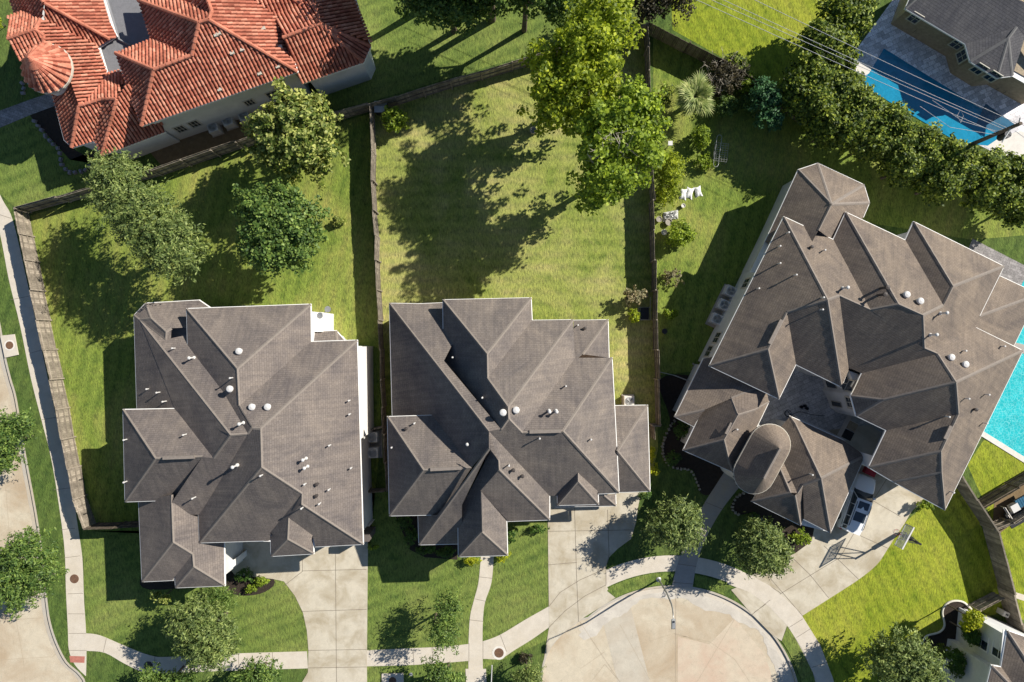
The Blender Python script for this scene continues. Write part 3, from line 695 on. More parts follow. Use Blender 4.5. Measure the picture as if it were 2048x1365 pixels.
# ================================================================ BOTTOM-RIGHT HOUSE
Z=5.8
V6=dict(a=(2015,1262,Z),b=(2003,1335,Z),c=(1984,1332,Z),d=(1962,1420,Z),e=(2075,1283,Z),f=(2200,1400,Z),t=(2085,1370),u=(2020,1420),v=(2045,1395),w=(2150,1500))
G6=dict(main=[('W','a t w u v b'),('N','a e f t'),('N','c b v'),('W','c v u d')])
B6=[(Z,(2008,1260),(2080,1280),(2200,1330),(2200,1460),(1962,1460),(1984,1332),(2001,1334))]
h6,P6=house('white_house','white stucco house with brown shingles and an arched window, bottom right corner','house',V6,G6,math.radians(-10),0.8,M['shingle3'],B6,M['stucco'],W(2040,1330))
# ================================================================ GROUND, STREETS, LAWNS
def sheet(name,pts,z,mat,z0=None,kind='structure'):
    m=MB(); q=[W(*p) for p in pts]
    m.prism(q,z if z0 is None else z0,z)
    o=m.build(name,mat); o['kind']=kind; return o
def joints(parent_pts,z,w=0.035,parent=None,name='joint'):
    m=MB()
    for ln in parent_pts:
        for a,b in zip(ln[:-1],ln[1:]):
            A_=Vector(W(*a));B_=Vector(W(*b)); t=(B_-A_).normalized(); o=Vector((-t.y,t.x,0))*w/2; e=t*.01
            A_.z=B_.z=z; m.poly([A_-o-e,B_-o+e,B_+o+e,A_+o-e])
    return m.build(name,M['joint'],parent)
G=MB(); G.poly([(-900,-900,-.14),(900,-900,-.14),(900,900,-.14),(-900,900,-.14)]); o=G.build('ground',M['field']); o['kind']='structure'
# kerb lines
kerbL=cr([(-20,560),(0,655),(10,715),(21,760),(32,800),(50,910),(77,1060),(93,1203),(100,1247),(113,1287),(133,1325),(160,1350),(171,1380),(174,1500)],4)
kerbL=[(-30,300)]+kerbL
CC=(1345,1430); Rk=257
def arc(c,r,a0,a1,n): return [(c[0]+r*math.cos(math.radians(a0+(a1-a0)*i/n)),c[1]-r*math.sin(math.radians(a0+(a1-a0)*i/n))) for i in range(n+1)]
kerbC=[(1070,1500),(1078,1400)]+cr([(1084,1345),(1090,1318),(1104,1290),(1130,1262),(1160,1240)],3)+arc(CC,Rk,131,0,44)+[(1600,1500)]
# streets (one step down from the kerb)
o=sheet('street',[(-1200,-600),(-40,-600),(-10,300)]+[(x+4,y) for x,y in kerbL]+[(178,1700),(-1200,1700)],-0.12,M['street'])
sj=joints([[(-100,975),(58,985)],[(-60,1245),(95,1237)],[(-60,1325),(104,1315),(118,1303)],[(-60,760),(18,768)],[(-60,1150),(88,1140)],[(60,1500),(45,1325),(30,1240),(10,985),(-20,760)]],-.116,.03,None)
sj.data.materials[0]=M['joint_light']
sj.parent=o; 
o2=sheet('street',[(1040,1700),(1070,1500)]+kerbC[1:]+[(1640,1700)],-0.118,M['street'])
cj=joints([[(1352,1180),(1353,1700)],[(1160,1245),(1240,1365)],[(1240,1250),(1300,1360)],[(1160,1245+95),(1210,1305)],[(1470,1240),(1395,1365)],[(1350,1270),(1420,1285),(1470,1320),(1500,1365)],[(1210,1330),(1183,1365)],[(1210,1330),(1240,1365)],[(1420,1290),(1350,1268),(1280,1290)]],-.108,.026,None); cj.parent=o2; cj.data.materials[0]=M['joint_light']
sheet('street_slab',[(1205,1240),(1262,1216),(1300,1365),(1306,1500),(1250,1500),(1236,1365)],-.113,M['street_grey'],-.12)
sheet('street_slab',[(1356,1275),(1420,1290),(1470,1238),(1530,1310),(1560,1400),(1420,1500),(1356,1500)],-.113,M['street_pink'],-.12)
rr_=random.Random(4); inn=[(CC[0]+(Rk-26-rr_.uniform(0,5)-7*math.sin(i*.23)-4*math.sin(i*.61))*math.cos(math.radians(140-140*i/70)),CC[1]-(Rk-26-rr_.uniform(0,5)-7*math.sin(i*.23)-4*math.sin(i*.61))*math.sin(math.radians(140-140*i/70))) for i in range(71)]
sheet('street_slab',arc(CC,Rk-12,140,0,70)+inn[::-1],-.1095,M['street_pale'],-.12)
# raised block: everything that is not street
top=[(-20,-900),(3000,-900),(3000,2200),(1640,2200)]+kerbC[::-1]+[(1060,2200),(178,2200)]+kerbL[::-1]
sheet('lawn',top,0.0,M['lawn'],-0.14)
def strip(name,line,w,z0,z1,mat,kind='structure'):
    m=MB(); L=[Vector(W(*p)) for p in line]; n=len(L); lo=[];hi=[]
    for i,p in enumerate(L):
        t=(L[min(i+1,n-1)]-L[max(i-1,0)]).normalized(); o=Vector((-t.y,t.x,0))*w/2; lo.append(p-o); hi.append(p+o)
    for i in range(n-1):
        a,b,c,d=lo[i],lo[i+1],hi[i+1],hi[i]
        m.add([(a.x,a.y,z1),(b.x,b.y,z1),(c.x,c.y,z1),(d.x,d.y,z1),(a.x,a.y,z0),(b.x,b.y,z0),(c.x,c.y,z0),(d.x,d.y,z0)],[(0,1,2,3),(0,4,5,1),(3,2,6,7)])
    o=m.build(name,mat)
    if kind: o['kind']=kind
    return o
strip('kerb',kerbL,.16,-.15,.012,M['kerb']); strip('kerb',kerbC,.16,-.15,.012,M['kerb'])
strip('gutter_pan',[(x-8,y+2) for x,y in kerbL],.35,-.119,-.114,M['kerb'])
strip('gutter_pan',arc(CC,Rk-8,138,0,44),.36,-.117,-.111,M['walk'])
# lawns with their own grass
def lawn(pts,mat,z=.004): return sheet('lawn',pts,z,M[mat])
lawn([(60,432),(190,392),(300,352),(500,300),(738,228),(748,520),(757,690),(762,870),(740,1090),(170,1062)],'lawn_yard')
lawn([(745,224),(1060,130),(1297,60),(1302,400),(1308,600),(1316,900),(1290,1000),(1200,900),(800,900),(765,860),(752,600)],'lawn_yellow')
lawn([(1306,75),(1520,185),(1640,235),(1850,350),(2060,440),(2060,470),(1944,480),(1700,440),(1560,420),(1420,740),(1320,750),(1308,500)],'lawn_yard',.005)
lawn([(1345,60),(1330,-300),(1780,-300),(1700,60),(1560,180)],'lawn_bright')
lawn([(-10,232),(105,200),(160,310),(190,370),(30,415),(-10,380)],'lawn_front')
lawn([(620,-300),(1280,-300),(1290,60),(1040,115),(735,205),(640,225),(620,100)],'lawn_front')
lawn([(165,1062),(732,1062),(734,1310),(614,1310),(340,1318),(172,1280)],'lawn_front')
lawn([(734,985),(800,985),(1097,985),(1097,1280),(960,1340),(734,1380)],'lawn_front')
lawn([(1600,1235),(1860,1000),(1925,960),(1965,1060),(2000,1190),(2010,1225),(1960,1235),(1900,1365),(1700,1480)],'lawn_bright')
lawn([(1935,930),(1968,880),(2300,1040),(2300,1240),(2040,1240),(1995,1065)],'lawn_bright')
# sidewalks
def walk(name,left,right,mat='walk',z=.016): return sheet(name,list(left)+list(right)[::-1],z,M[mat],-.0)
L=cr([(-60,330),(-22,400),(0,468),(18,560),(40,650),(62,757),(83,840),(105,930),(128,1085),(132,1180),(136,1260),(138,1300),(150,1330),(171,1352)],4)
Rr=cr([(-30,330),(5,400),(27,445),(58,580),(88,720),(116,850),(140,950),(157,1062),(165,1120),(168,1200),(172,1260),(173,1310),(172,1352)],4)
sw=walk('sidewalk',L,Rr)
joints([[(0,430),(22,437)],[(22,600),(62,592)],[(60,707),(86,700)],[(84,840),(112,835)],[(108,980),(142,976)],[(120,1060),(150,1057)],[(128,1116),(160,1112)],[(136,1188),(166,1187)],[(137,1228),(169,1228)],[(138,1267),(172,1267)],[(138,1301),(173,1301)]],.021,.03,sw)
rp=sheet('tactile_paving',[(139,1312),(170,1313),(169,1326),(141,1325)],.022,M['red_paver'])
tA=cr([(172,1267),(200,1271),(250,1292),(300,1311),(340,1314),(480,1307),(614,1303)],4); bA=cr([(173,1302),(210,1306),(250,1328),(290,1345),(340,1346),(480,1341),(616,1337)],4)
sw2=walk('sidewalk',tA,bA,z=.018)
joints([[(213,1277),(207,1304)],[(310,1312),(308,1345)],[(390,1311),(390,1344)],[(477,1307),(478,1342)],[(545,1305),(546,1339)]],.023,.03,sw2)
tB=cr([(732,1301),(815,1297),(880,1294),(940,1288),(965,1283),(1000,1270),(1050,1240),(1098,1213)],4); bB=cr([(732,1333),(830,1330),(938,1322),(966,1318),(1000,1318),(1030,1300),(1064,1279),(1098,1255)],4)
sw3=walk('sidewalk',tB,bB,z=.018)
joints([[(826,1297),(828,1331)],[(864,1295),(866,1328)],[(938,1287),(938,1323)],[(966,1283),(966,1318)],[(1001,1271),(1013,1303)]],.023,.03,sw3)
# ring walk round the cul-de-sac
ro=arc(CC,319,118,-8,40); ri=arc(CC,287,118,-8,40)
sw4=sheet('sidewalk',ro+ri[::-1],.018,M['walk'])
# driveways
dr1=sheet('driveway',[(452,1075),(736,1075),(734,1310),(735,1600),(560,1600),(600,1372),(616,1345),(617,1300),(614,1262),(606,1225),(590,1192),(568,1163),(545,1158),(470,1150),(452,1130)],.028,M['drive'],0)
joints([[(671,1108),(674,1460)],[(605,1142),(733,1139)],[(605,1143),(568,1172)],[(605,1143),(605,1118)],[(604,1223),(733,1219)],[(616,1301),(733,1299)],[(617,1336),(734,1334)]],.033,.035,dr1)
dr2=sheet('driveway',[(1095,985),(1282,985),(1276,1015),(1272,1045),(1262,1078),(1235,1098),(1218,1115),(1212,1135),(1212,1172),(1222,1186),(1240,1190),(1160,1240),(1130,1262),(1104,1290),(1088,1318),(1098,1255)],.028,M['drive'],0)
joints([[(1149,1015),(1153,1150),(1157,1243)],[(1095,1063),(1265,1060)],[(1215,1020),(1218,1110),(1212,1135)],[(1097,1130),(1153,1125)],[(1098,1213),(1120,1185),(1160,1160),(1212,1137)],[(1098,1255),(1130,1222),(1170,1192),(1212,1170)],[(1212,1135),(1212,1171)]],.033,.035,dr2)
dr3=sheet('driveway',cr([(1604,1232),(1659,1197),(1716,1160),(1753,1130),(1774,1100),(1790,1075),(1809,1047),(1826,1020),(1860,992)],4)+[(1850,930),(1740,850),(1660,860),(1640,1000),(1623,1083),(1590,1107),(1540,1130),(1505,1150),(1480,1172),(1462,1180),(1500,1225),(1544,1270),(1563,1282),(1578,1250)],.028,M['drive'],0)
joints([[(1560,1092),(1620,1150),(1657,1196)],[(1562,1187),(1625,1148),(1680,1115),(1740,1010),(1810,900)],[(1648,1092),(1717,1159)],[(1536,1152),(1605,1232)],[(1712,1068),(1776,1097)],[(1732,994),(1800,1033)],[(1508,1225),(1562,1187)],[(1536,1170),(1562,1187)]],.033,.035,dr3)
sheet('sidewalk',[(1455,1135),(1500,1150),(1540,1172),(1590,1215),(1604,1232),(1640,1290),(1665,1355),(1690,1450),(1655,1450),(1630,1355),(1605,1300),(1575,1252),(1540,1215),(1500,1185),(1455,1168)],.034,M['walk'],0)
joints([[(1503,1230),(1540,1200)],[(1578,1255),(1605,1238)],[(1593,1275),(1620,1258)],[(1607,1300),(1637,1285)],[(1623,1335),(1655,1325)]],.039,.03,None).parent=sw4
# grass islands in the ring
isl1=[(1214,1182)]+arc(CC,285,116,92,8)+arc(CC,261,91,116,8)
lawn(isl1,'lawn_front',.036)
lawn([(1389,1149)]+arc(CC,284,80,66,6)+[(1467,1175),(1445,1184)]+arc(CC,261,66,80,6),'lawn_front',.036)
lawn([(1574,1252),(1585,1268),(1603,1300),(1625,1345),(1635,1380),(1608,1380),(1595,1340),(1575,1300),(1563,1283)],'lawn_front',.045)
# front walks
fw=walk('path',cr([(962,1110),(957,1165),(948,1200),(940,1235),(937,1290),(937,1345)],4),cr([(988,1110),(983,1165),(970,1205),(966,1240),(965,1290),(966,1345)],4),z=.022)
joints([[(958,1154),(985,1157)],[(950,1198),(972,1203)],[(940,1240),(966,1243)]],.027,.03,fw)
sheet('storm_inlet_slab',[(931,1338),(972,1338),(975,1420),(935,1420)],.030,M['walk'],-.1)
f3=walk('path',cr([(1343,1175),(1356,1125),(1378,1070),(1404,1015),(1432,970),(1458,930)],4),cr([(1385,1175),(1393,1130),(1410,1080),(1440,1025),(1470,985),(1500,950)],4),'walk_old',.030)
joints([[(1356,1128),(1392,1133)],[(1376,1072),(1412,1085)],[(1412,1005),(1448,1020)],[(1346,1165),(1385,1168)]],.038,.03,f3)
walk('path',[(-40,236),(0,222),(60,200),(120,180)],[(-40,266),(0,256),(62,230),(130,205)],'paver_path',.02)
sheet('path',[(1500,760),(1590,700),(1740,760),(1790,860),(1700,900),(1560,880),(1470,960),(1450,930)],.020,M['paver_court'],0)
# planting beds
sheet('planting_bed',cr([(462,1120),(520,1130),(550,1165),(520,1188),(470,1190),(440,1170),(300,1180),(285,1150),(350,1100)],4,True),.012,M['soil'])
sheet('planting_bed',[(790,1030),(820,1100),(850,1115),(915,1120),(915,1060),(860,1030)],.012,M['soil'])
sheet('planting_bed',cr([(1318,760),(1340,840),(1325,900),(1348,938),(1385,940),(1400,985),(1425,985),(1460,930),(1400,860),(1395,760)],4,True),.012,M['soil'])
sheet('planting_bed',cr([(1500,985),(1468,1000),(1463,1020),(1478,1030),(1505,1030),(1560,1060),(1590,1105),(1625,1085),(1650,1065),(1560,1000)],4,True),.012,M['soil'])
sheet('planting_bed',cr([(1842,1288),(1855,1272),(1880,1262),(1888,1245),(1884,1225),(1898,1205),(1920,1203),(1945,1222),(1960,1290),(1940,1400),(1880,1380)],4,True),.014,M['soil'])
sheet('planting_bed',[(60,232),(120,200),(150,300),(200,330),(330,300),(560,215),(545,190),(300,260),(140,320)],.012,M['soil'])
sheet('planting_bed',[(300,305),(420,255),(560,215),(600,225),(480,285),(330,340)],.013,M['dirt'])
# pool terraces
dk=sheet('pool_terrace',[(1705,110),(1800,-20),(1880,-60),(2300,150),(2300,420),(2060,340),(1960,292),(1720,150)],.020,M['paver_grey'],0)
sheet('pool_terrace',[(1710,118),(1745,132),(1738,150),(1712,150)],.026,M['coping'],0)  # cream sheet: sunlit corner of the terrace put into the colour
sheet('pool_terrace',[(1962,288),(2040,262),(2100,290),(2080,360),(2048,342)],.026,M['coping'],0)  # sunlit end of the terrace, likewise laid on as a cream sheet
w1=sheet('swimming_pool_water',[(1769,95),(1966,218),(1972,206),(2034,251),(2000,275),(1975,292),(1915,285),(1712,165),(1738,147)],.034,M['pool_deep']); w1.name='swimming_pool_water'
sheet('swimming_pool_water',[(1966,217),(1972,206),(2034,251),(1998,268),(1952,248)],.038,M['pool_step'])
strip('pool_coping',[(1769,94),(1966,216),(1971,203),(2036,250)],.30,.02,.045,M['paver_grey'])
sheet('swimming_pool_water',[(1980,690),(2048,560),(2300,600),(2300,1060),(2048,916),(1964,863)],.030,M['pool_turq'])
strip('pool_coping',[(1955,862),(2048,920),(2200,1000)],.42,.0,.05,M['coping'])
sheet('pool_terrace',[(1945,478),(2300,660),(2300,700),(1925,525)],.020,M['paver_path'],0)
sheet('pool_terrace',[(2010,680),(2048,690),(2200,720),(2200,740),(2048,708),(2005,695)],.06,M['walk_old'],0)
sheet('path',[(2025,1183),(2048,1190),(2200,1220),(2200,1245),(2048,1202),(2025,1195)],.02,M['walk'],0)
for nm,q in () and (('bare_soil',cr([(1425,372),(1436,356),(1447,352),(1450,366),(1446,380),(1438,392),(1436,406),(1427,418),(1420,414),(1423,402),(1416,394),(1424,384)],4,True)),):
    sheet(nm,q,.007,simple('orange_bare_soil',(0.20,0.165,0.06),.95,var=.25,scale=3,fine=.5))
# ================================================================ FENCES
rnd=random.Random(7)
def fence(label,line,h=1.83,mat='fence',panel=2.4,rail_side=1,name='wooden_fence',base=True,bw=0.14,cap=False,group=None,jit=.03):
    """line: photo pixels of the top edge"""
    P=[Vector(W(p[0],p[1],h)) for p in line]
    for p in P: p.z=0
    t=thing(name,label,'fence',tuple(P[0]),group)
    for a,b in zip(P[:-1],P[1:]):
        L=(b-a).length; k=max(1,round(L/panel)); d=(b-a)/L; nrm=Vector((-d.y,d.x,0)); ang=math.atan2(d.y,d.x)
        for i in range(k):
            s0=a+d*(L*i/k)+nrm*rnd.uniform(-jit,jit)*2; s1=a+d*(L*(i+1)/k)+nrm*rnd.uniform(-jit,jit)*2; hh=h+rnd.uniform(-.04,.04)
            dd=(s1-s0); l=dd.length; dd/=l; an=math.atan2(dd.y,dd.x); m=MB(); nb=max(2,int(l/bw))
            for j in range(nb):
                c=s0+dd*(l*(j+.5)/nb); hb=hh+rnd.uniform(-.025,.02); m.box((c.x+nrm.x*rnd.uniform(-.004,.004),c.y+nrm.y*rnd.uniform(-.004,.004),hb/2),(l/nb-.008,.022,hb),an)
            for z in (.25,h*.5,h-.2):
                c=(s0+s1)/2+nrm*rail_side*.045; m.box((c.x,c.y,z),(l,.055,.09),an)
            if cap:
                c=(s0+s1)/2; m.box((c.x,c.y,hh+.02),(l,.12,.035),an)
            m.build('fence_panel',M[mat],t)
            if i>0 or True:
                c=a+d*(L*i/k)+nrm*rail_side*.075; q=MB().box((c.x,c.y,(h+.02)/2),(.10,.10,h+.02),ang); q.build('post',M[mat],t)
    return t
fence('long weathered fence with light horizontal rails along the left sidewalk',[(27,416),(48,520),(72,640),(98,760),(122,880),(146,1000),(168,1061)],1.75,'fence_warm',rail_side=1)
fence('dark short fence run closing the front of the corner yard beside the left house',[(168,1061),(281,1056)],2.0,'fence_dark',rail_side=1)
fence('grey back fence from the left sidewalk corner past the red-tiled villa',[(28,415),(110,393),(190,369),(300,338),(420,299),(520,266),(610,237),(675,222),(735,206)],2.0,'fence',rail_side=-1,panel=2.6)
fence('grey back fence behind the middle yard with uneven stepped panels',[(735,207),(790,192),(900,160),(1024,122),(1120,95),(1210,70),(1268,50),(1298,44)],1.9,'fence',rail_side=-1,panel=2.5,jit=.05)
fence('thin grey fence between the left backyard and the middle backyard',[(737,208),(741,300),(746,420),(751,520),(756,640),(760,760),(766,870),(771,985)],1.83,'fence',rail_side=1,jit=.045)
fence('low board enclosure round the air conditioners beside the left house',[(736,985),(768,984)],1.5,'fence',rail_side=1)
fence('pair of grey cross boards beside the condensers between the two brown houses',[(736,860),(765,857)],1.4,'fence',rail_side=1)
fence('grey fence on the right side of the middle backyard under the bright trees',[(1296,46),(1301,140),(1306,260),(1309,400),(1312,520),(1316,640),(1319,760),(1322,852),(1308,852),(1312,880)],1.83,'fence',rail_side=-1,jit=.045)
fence('dark brown fence running diagonally behind the palm to the hedge',[(1298,46),(1380,86),(1460,128),(1545,182),(1640,245)],1.9,'fence_dark',rail_side=1)
fence('tall grey curved fence on the right side lawn between the driveway and the neighbour',[(1925,955),(1955,1002),(1998,1066),(2012,1120),(2030,1190),(2046,1250),(2060,1300)],2.0,'fence',rail_side=1,cap=True)
fence('short board fence joining the white corner house to the right fence',[(1963,1224),(2011,1197)],1.5,'fence_warm',rail_side=1)
fence('neighbour fence run at the right edge north of the dark trailer',[(1968,1018),(2040,976),(2110,935)],1.7,'fence_dark',rail_side=1)
fence('neighbour fence run at the right edge south of the dark trailer',[(1990,1062),(2030,1048),(2110,1000)],1.7,'fence_warm',rail_side=1)
def iron(label,line,h=1.2):
    P=[Vector(W(p[0],p[1],h)) for p in line]; t=thing('metal_fence',label,'fence',(P[0].x,P[0].y,0)); m=MB(); q=MB()
    for a,b in zip(P[:-1],P[1:]):
        a.z=b.z=0; L=(b-a).length; n=int(L/.12)
        for z in (.15,h-.05): m.tube([a+Vector((0,0,z)),b+Vector((0,0,z))],.022,4)
        for i in range(n+1): p=a+(b-a)*i/n; q.box((p.x,p.y,h/2),(.018,.018,h))
    m.build('rail',M['metal_grey'],t); q.build('picket',M['metal_grey'],t); return t
iron('low grey metal side fence from the board fence to the angled house',[(1318,744),(1352,752),(1386,765)])
# ================================================================ TREES AND SHRUBS
rng=np.random.default_rng(11)
def crown_arrays(lobes,n,leafsize,style='clump',csize=.42,flat=.55,per=26):
    """leaf quads; lobes: (cx,cy,cz,rx,ry,rz)"""
    vol=np.array([l[3]*l[4] for l in lobes]); share=vol/vol.sum(); C=[];O=[]
    for l,sh in zip(lobes,share):
        k=max(3,int(n*sh/per)); d=rng.normal(size=(k,3)); d/=np.linalg.norm(d,axis=1)[:,None]; d[:,2]=np.where(d[:,2]<-.35,-d[:,2],d[:,2])
        ph=rng.uniform(0,6.28,6); az=np.arctan2(d[:,1],d[:,0])
        wk=1.7 if style=='clump' and l[2]>7 else .8
        wob=1+wk*(.11*np.sin(3*az+ph[0])+.09*np.sin(5*az+ph[1]+2*d[:,2])+.07*np.sin(9*az+ph[2]+3*d[:,2]))
        rad=(1-rng.beta(1.2,3.2,k)*.62)*wob*(0.93+.12*rng.normal(size=k)).clip(.75,1.18)
        c=np.array(l[:3])+d*rad[:,None]*np.array(l[3:6]); C.append(c); O.append(d)
    C=np.concatenate(C);O=np.concatenate(O); K=len(C)
    cs=csize*rng.uniform(.6,1.35,K)
    ci=np.repeat(np.arange(K),per); m=len(ci)
    if style=='spray':      # drooping feathery sprays pointing outward
        sd=O+rng.normal(size=(K,3))*.45; sd[:,2]-=.15; sd/=np.linalg.norm(sd,axis=1)[:,None]
        tt=rng.uniform(-.45,1.05,m); base=C[ci]+sd[ci]*(tt*cs[ci]*1.7)[:,None]+rng.normal(size=(m,3))*(cs[ci]*.26*(1.25-tt*.6))[:,None]
        base[:,2]-=.12*tt**2
    else:
        g=rng.normal(size=(m,3)); g/=np.linalg.norm(g,axis=1)[:,None]; base=C[ci]+g*(cs[ci]*rng.uniform(.25,1,m)**.6)[:,None]; base[:,2]-=np.abs(g[:,2]<0)*.0
    nrm=O[ci]*.55+rng.normal(size=(m,3))*.55+np.array([0,0,flat]); nrm/=np.linalg.norm(nrm,axis=1)[:,None]
    u=np.cross(nrm,rng.normal(size=(m,3))); u/=np.linalg.norm(u,axis=1)[:,None]; v=np.cross(nrm,u)
    a=leafsize*rng.uniform(.6,1.4,m); b=a*(.34 if style=='spray' else .62)
    u*=a[:,None]; v*=b[:,None]
    V=np.stack([base-u*.5,base+v*.5-u*.05,base+u*.5,base-v*.5-u*.05],1).reshape(-1,3)
    V[:,2]=np.maximum(V[:,2],.03)
    return V
def leaf_mesh(name,V,mat,parent):
    me=bpy.data.meshes.new(name); n=len(V)//4; me.vertices.add(n*4); me.vertices.foreach_set('co',V.astype(np.float32).ravel())
    me.loops.add(n*4); me.loops.foreach_set('vertex_index',np.arange(n*4,dtype=np.int32))
    me.polygons.add(n); me.polygons.foreach_set('loop_start',np.arange(0,n*4,4,dtype=np.int32)); me.polygons.foreach_set('loop_total',np.full(n,4,dtype=np.int32))
    me.materials.append(mat); me.update(calc_edges=True); me.validate()
    o=bpy.data.objects.new(name,me); COL.objects.link(o); o.parent=parent; return o
def tree(name,label,cat,lobes_px,zc,rz,mat,n,leaf=.2,style='spray',csize=.42,trunk=None,group=None,trunk_r=.16,twigs=0,per=26,bare=False,droop=0):
    """lobes_px: (px,py,radius_px[,radius_y_px][,dz]) photographed at mid-crown height zc"""
    lb=[]
    for l in lobes_px:
        ry=l[3] if len(l)>3 else l[2]; dz=l[4] if len(l)>4 else 0; c=W(l[0],l[1],zc+dz); k=(1-(zc+dz)/H)/S*(.80 if style=='spray' else 1)
        lb.append((c[0],c[1],c[2],l[2]*k,ry*k,rz*(max(l[2],ry)/max(max(q[2],q[3] if len(q)>3 else q[2]) for q in lobes_px))**.5))
    cx=sum(l[0]*l[3]*l[4] for l in lb)/sum(l[3]*l[4] for l in lb); cy=sum(l[1]*l[3]*l[4] for l in lb)/sum(l[3]*l[4] for l in lb)
    if trunk: cx,cy,_=W(trunk[0],trunk[1],0)
    t=thing(name,label,cat,(cx,cy,0),group)
    if n: 
        V=crown_arrays(lb,n,leaf,style,csize,per=per)-np.array([cx,cy,0.]); V[:,2]=np.maximum(V[:,2],.03); leaf_mesh('crown',V,mat,t)
    m=MB(); base=max(.25,zc-rz*.75); r=trunk_r; rr=random.Random(int(abs(cx*77+cy*13))); big=max(l[3] for l in lb)
    m.tube([(cx,cy,-.05),(cx+.03,cy,base*.5),(cx,cy+.04,base)],[r*1.25,r,r*.85],8)
    for l in lb:
        for k in range(4 if big>1 else 3):
            a=rr.uniform(0,6.28); f=rr.uniform(.35,.8); e=(l[0]+math.cos(a)*l[3]*f,l[1]+math.sin(a)*l[4]*f,l[2]+rr.uniform(-.1,.5)*l[5])
            mid=(cx*.45+e[0]*.55,cy*.45+e[1]*.55,base*.5+e[2]*.5); m.tube([(cx,cy,base*.85),mid,e],[r*.6,r*.35,r*.1],5)
    m.build('trunk',M['trunk'],t)
    return t
OAK=dict(style='spray',csize=.42,leaf=.25)
tree('oak_tree','large feathery grey-green tree of two crowns beside the back fence in the left backyard','tree',[(248,385,68),(298,445,78),(345,500,72),(232,350,44)],6,2.6,M['lf_oak'],26350,trunk=(352,505),trunk_r=.2,**OAK)
tree('broadleaf_tree','round glossy yellow-green tree against the villa fence in the left backyard','tree',[(593,272,92)],5.2,3.1,M['lf_mag'],13000,leaf=.27,style='clump',csize=.36,trunk_r=.2)
tree('oak_tree','dark green tree south of the round glossy tree in the left backyard','tree',[(558,445,86),(585,480,58),(540,490,58)],5.8,2.5,M['lf_oak2'],20150,leaf=.24,style='clump',csize=.42)
tree('shade_tree','tall lime-green tree behind the middle backyard, upper of the two bright trees','tree',[(1200,60,66),(1165,120,66),(1095,150,40,55,-1),(1185,180,58),(1105,215,42,50,-1),(1150,240,44,44,-1),(1180,190,36,36,-4.5)],8.6,4.2,M['lf_bright'],22000,leaf=.27,style='clump',csize=.5,per=44,trunk=(1162,195),trunk_r=.2)
tree('shade_tree','spreading green tree with bare grey twigs in its crown, right beside the middle yard fence','tree',[(1262,245,62),(1215,300,62),(1280,310,48),(1215,365,46),(1180,390,26,26,-1),(1190,255,34),(1215,345,34,34,-4.5)],8.8,4.4,M['lf_mid'],19000,leaf=.27,style='clump',csize=.5,per=44,trunk=(1206,362),trunk_r=.2)
# street and front trees
tree('street_tree','feathery street tree at the left edge beside the utility slab','tree',[(22,868,42),(10,905,36,42),(45,850,24)],3.3,1.7,M['lf_oak2'],8060,trunk=(62,872),**OAK)
tree('street_tree','wide dark street tree overhanging the left street near the manhole','tree',[(60,1110,52),(20,1150,60),(90,1150,34),(40,1185,36)],4,2.0,M['lf_oak2'],14725,trunk=(108,1150),**OAK)
tree('street_tree','full round feathery tree on the front lawn of the left brown house','tree',[(412,1260,62),(430,1292,48),(380,1240,40)],3.9,2.2,M['lf_oak'],14725,trunk_r=.12,**OAK)
tree('street_tree','thin sparse tree with wispy branches over the middle sidewalk','tree',[(895,1225,26,34),(888,1265,30,30),(905,1205,18)],3.3,1.5,M['lf_oak2'],4650,style='spray',csize=.42,leaf=.2,trunk=(872,1228),trunk_r=.09)
tree('street_tree','sparse green tree cut by the bottom edge between the driveway and the inlet slab','tree',[(880,1350,30),(900,1375,30)],3,1.3,M['lf_oak2'],4650,trunk_r=.08,**OAK)
tree('street_tree','low bushy tree at the bottom edge below the round manhole cover','tree',[(330,1368,34,24),(375,1360,28,18),(300,1362,20)],2.6,1.0,M['lf_oak2'],5115,trunk_r=.08,**OAK)
tree('street_tree','low bushy tree at the bottom edge left of the wide driveway','tree',[(520,1352,40,30),(490,1368,30)],2.8,1.2,M['lf_oak2'],5890,trunk_r=.08,**OAK)
tree('round_tree','round bright tree on the strip between the middle driveway and the curved walk','tree',[(1352,1048,57,51)],3.0,1.9,M['lf_oak'],13175,trunk_r=.1,**OAK)
tree('round_tree','round tree between the curved walk and the angled house garage','tree',[(1523,1098,54,56)],3.0,1.9,M['lf_oak'],13175,trunk_r=.1,**OAK)
tree('round_tree','big round tree on the bright lawn by the lower right bed','tree',[(1800,1322,72,66),(1830,1345,55)],3.6,2.4,M['lf_oak'],17825,trunk_r=.14,**OAK)
tree('young_tree','young tree with pale trunk growing at the edge of the cul-de-sac','tree',[(1062,1350,26,24),(1045,1362,20)],2.3,.9,M['lf_oak'],3100,leaf=.18,style='spray',csize=.3,trunk=(1052,1318),trunk_r=.06)
t=thing('shrub','small wine-brown rounded shrub beside the young tree by the cul-de-sac','shrub',W(1052,1312)); 
leaf_mesh('foliage',crown_arrays([(0,0,.4,.62,.4,.4)],1500,.12,'clump',.16),M['lf_dark'],t)
tree('sapling','small sparse sapling in the shadow in front of the left brown house','tree',[(312,1192,9,8),(330,1198,14,8)],1.8,.4,M['lf_mag'],420,leaf=.17,style='clump',csize=.2,trunk_r=.035,per=14)
tree('sapling','small dark shrub-like tree at the front corner of the left brown house','tree',[(436,1190,26,14),(455,1196,14)],1.5,.6,M['lf_oak2'],2015,leaf=.17,trunk_r=.04)
tree('crape_tree','dark green tree at the top edge shading the lawn behind the villa','tree',[(880,12,50,45),(930,22,44,36),(965,-20,50),(840,-30,60)],6,2.6,M['lf_oak2'],18600,leaf=.25,style='clump',csize=.45,trunk_r=.2)
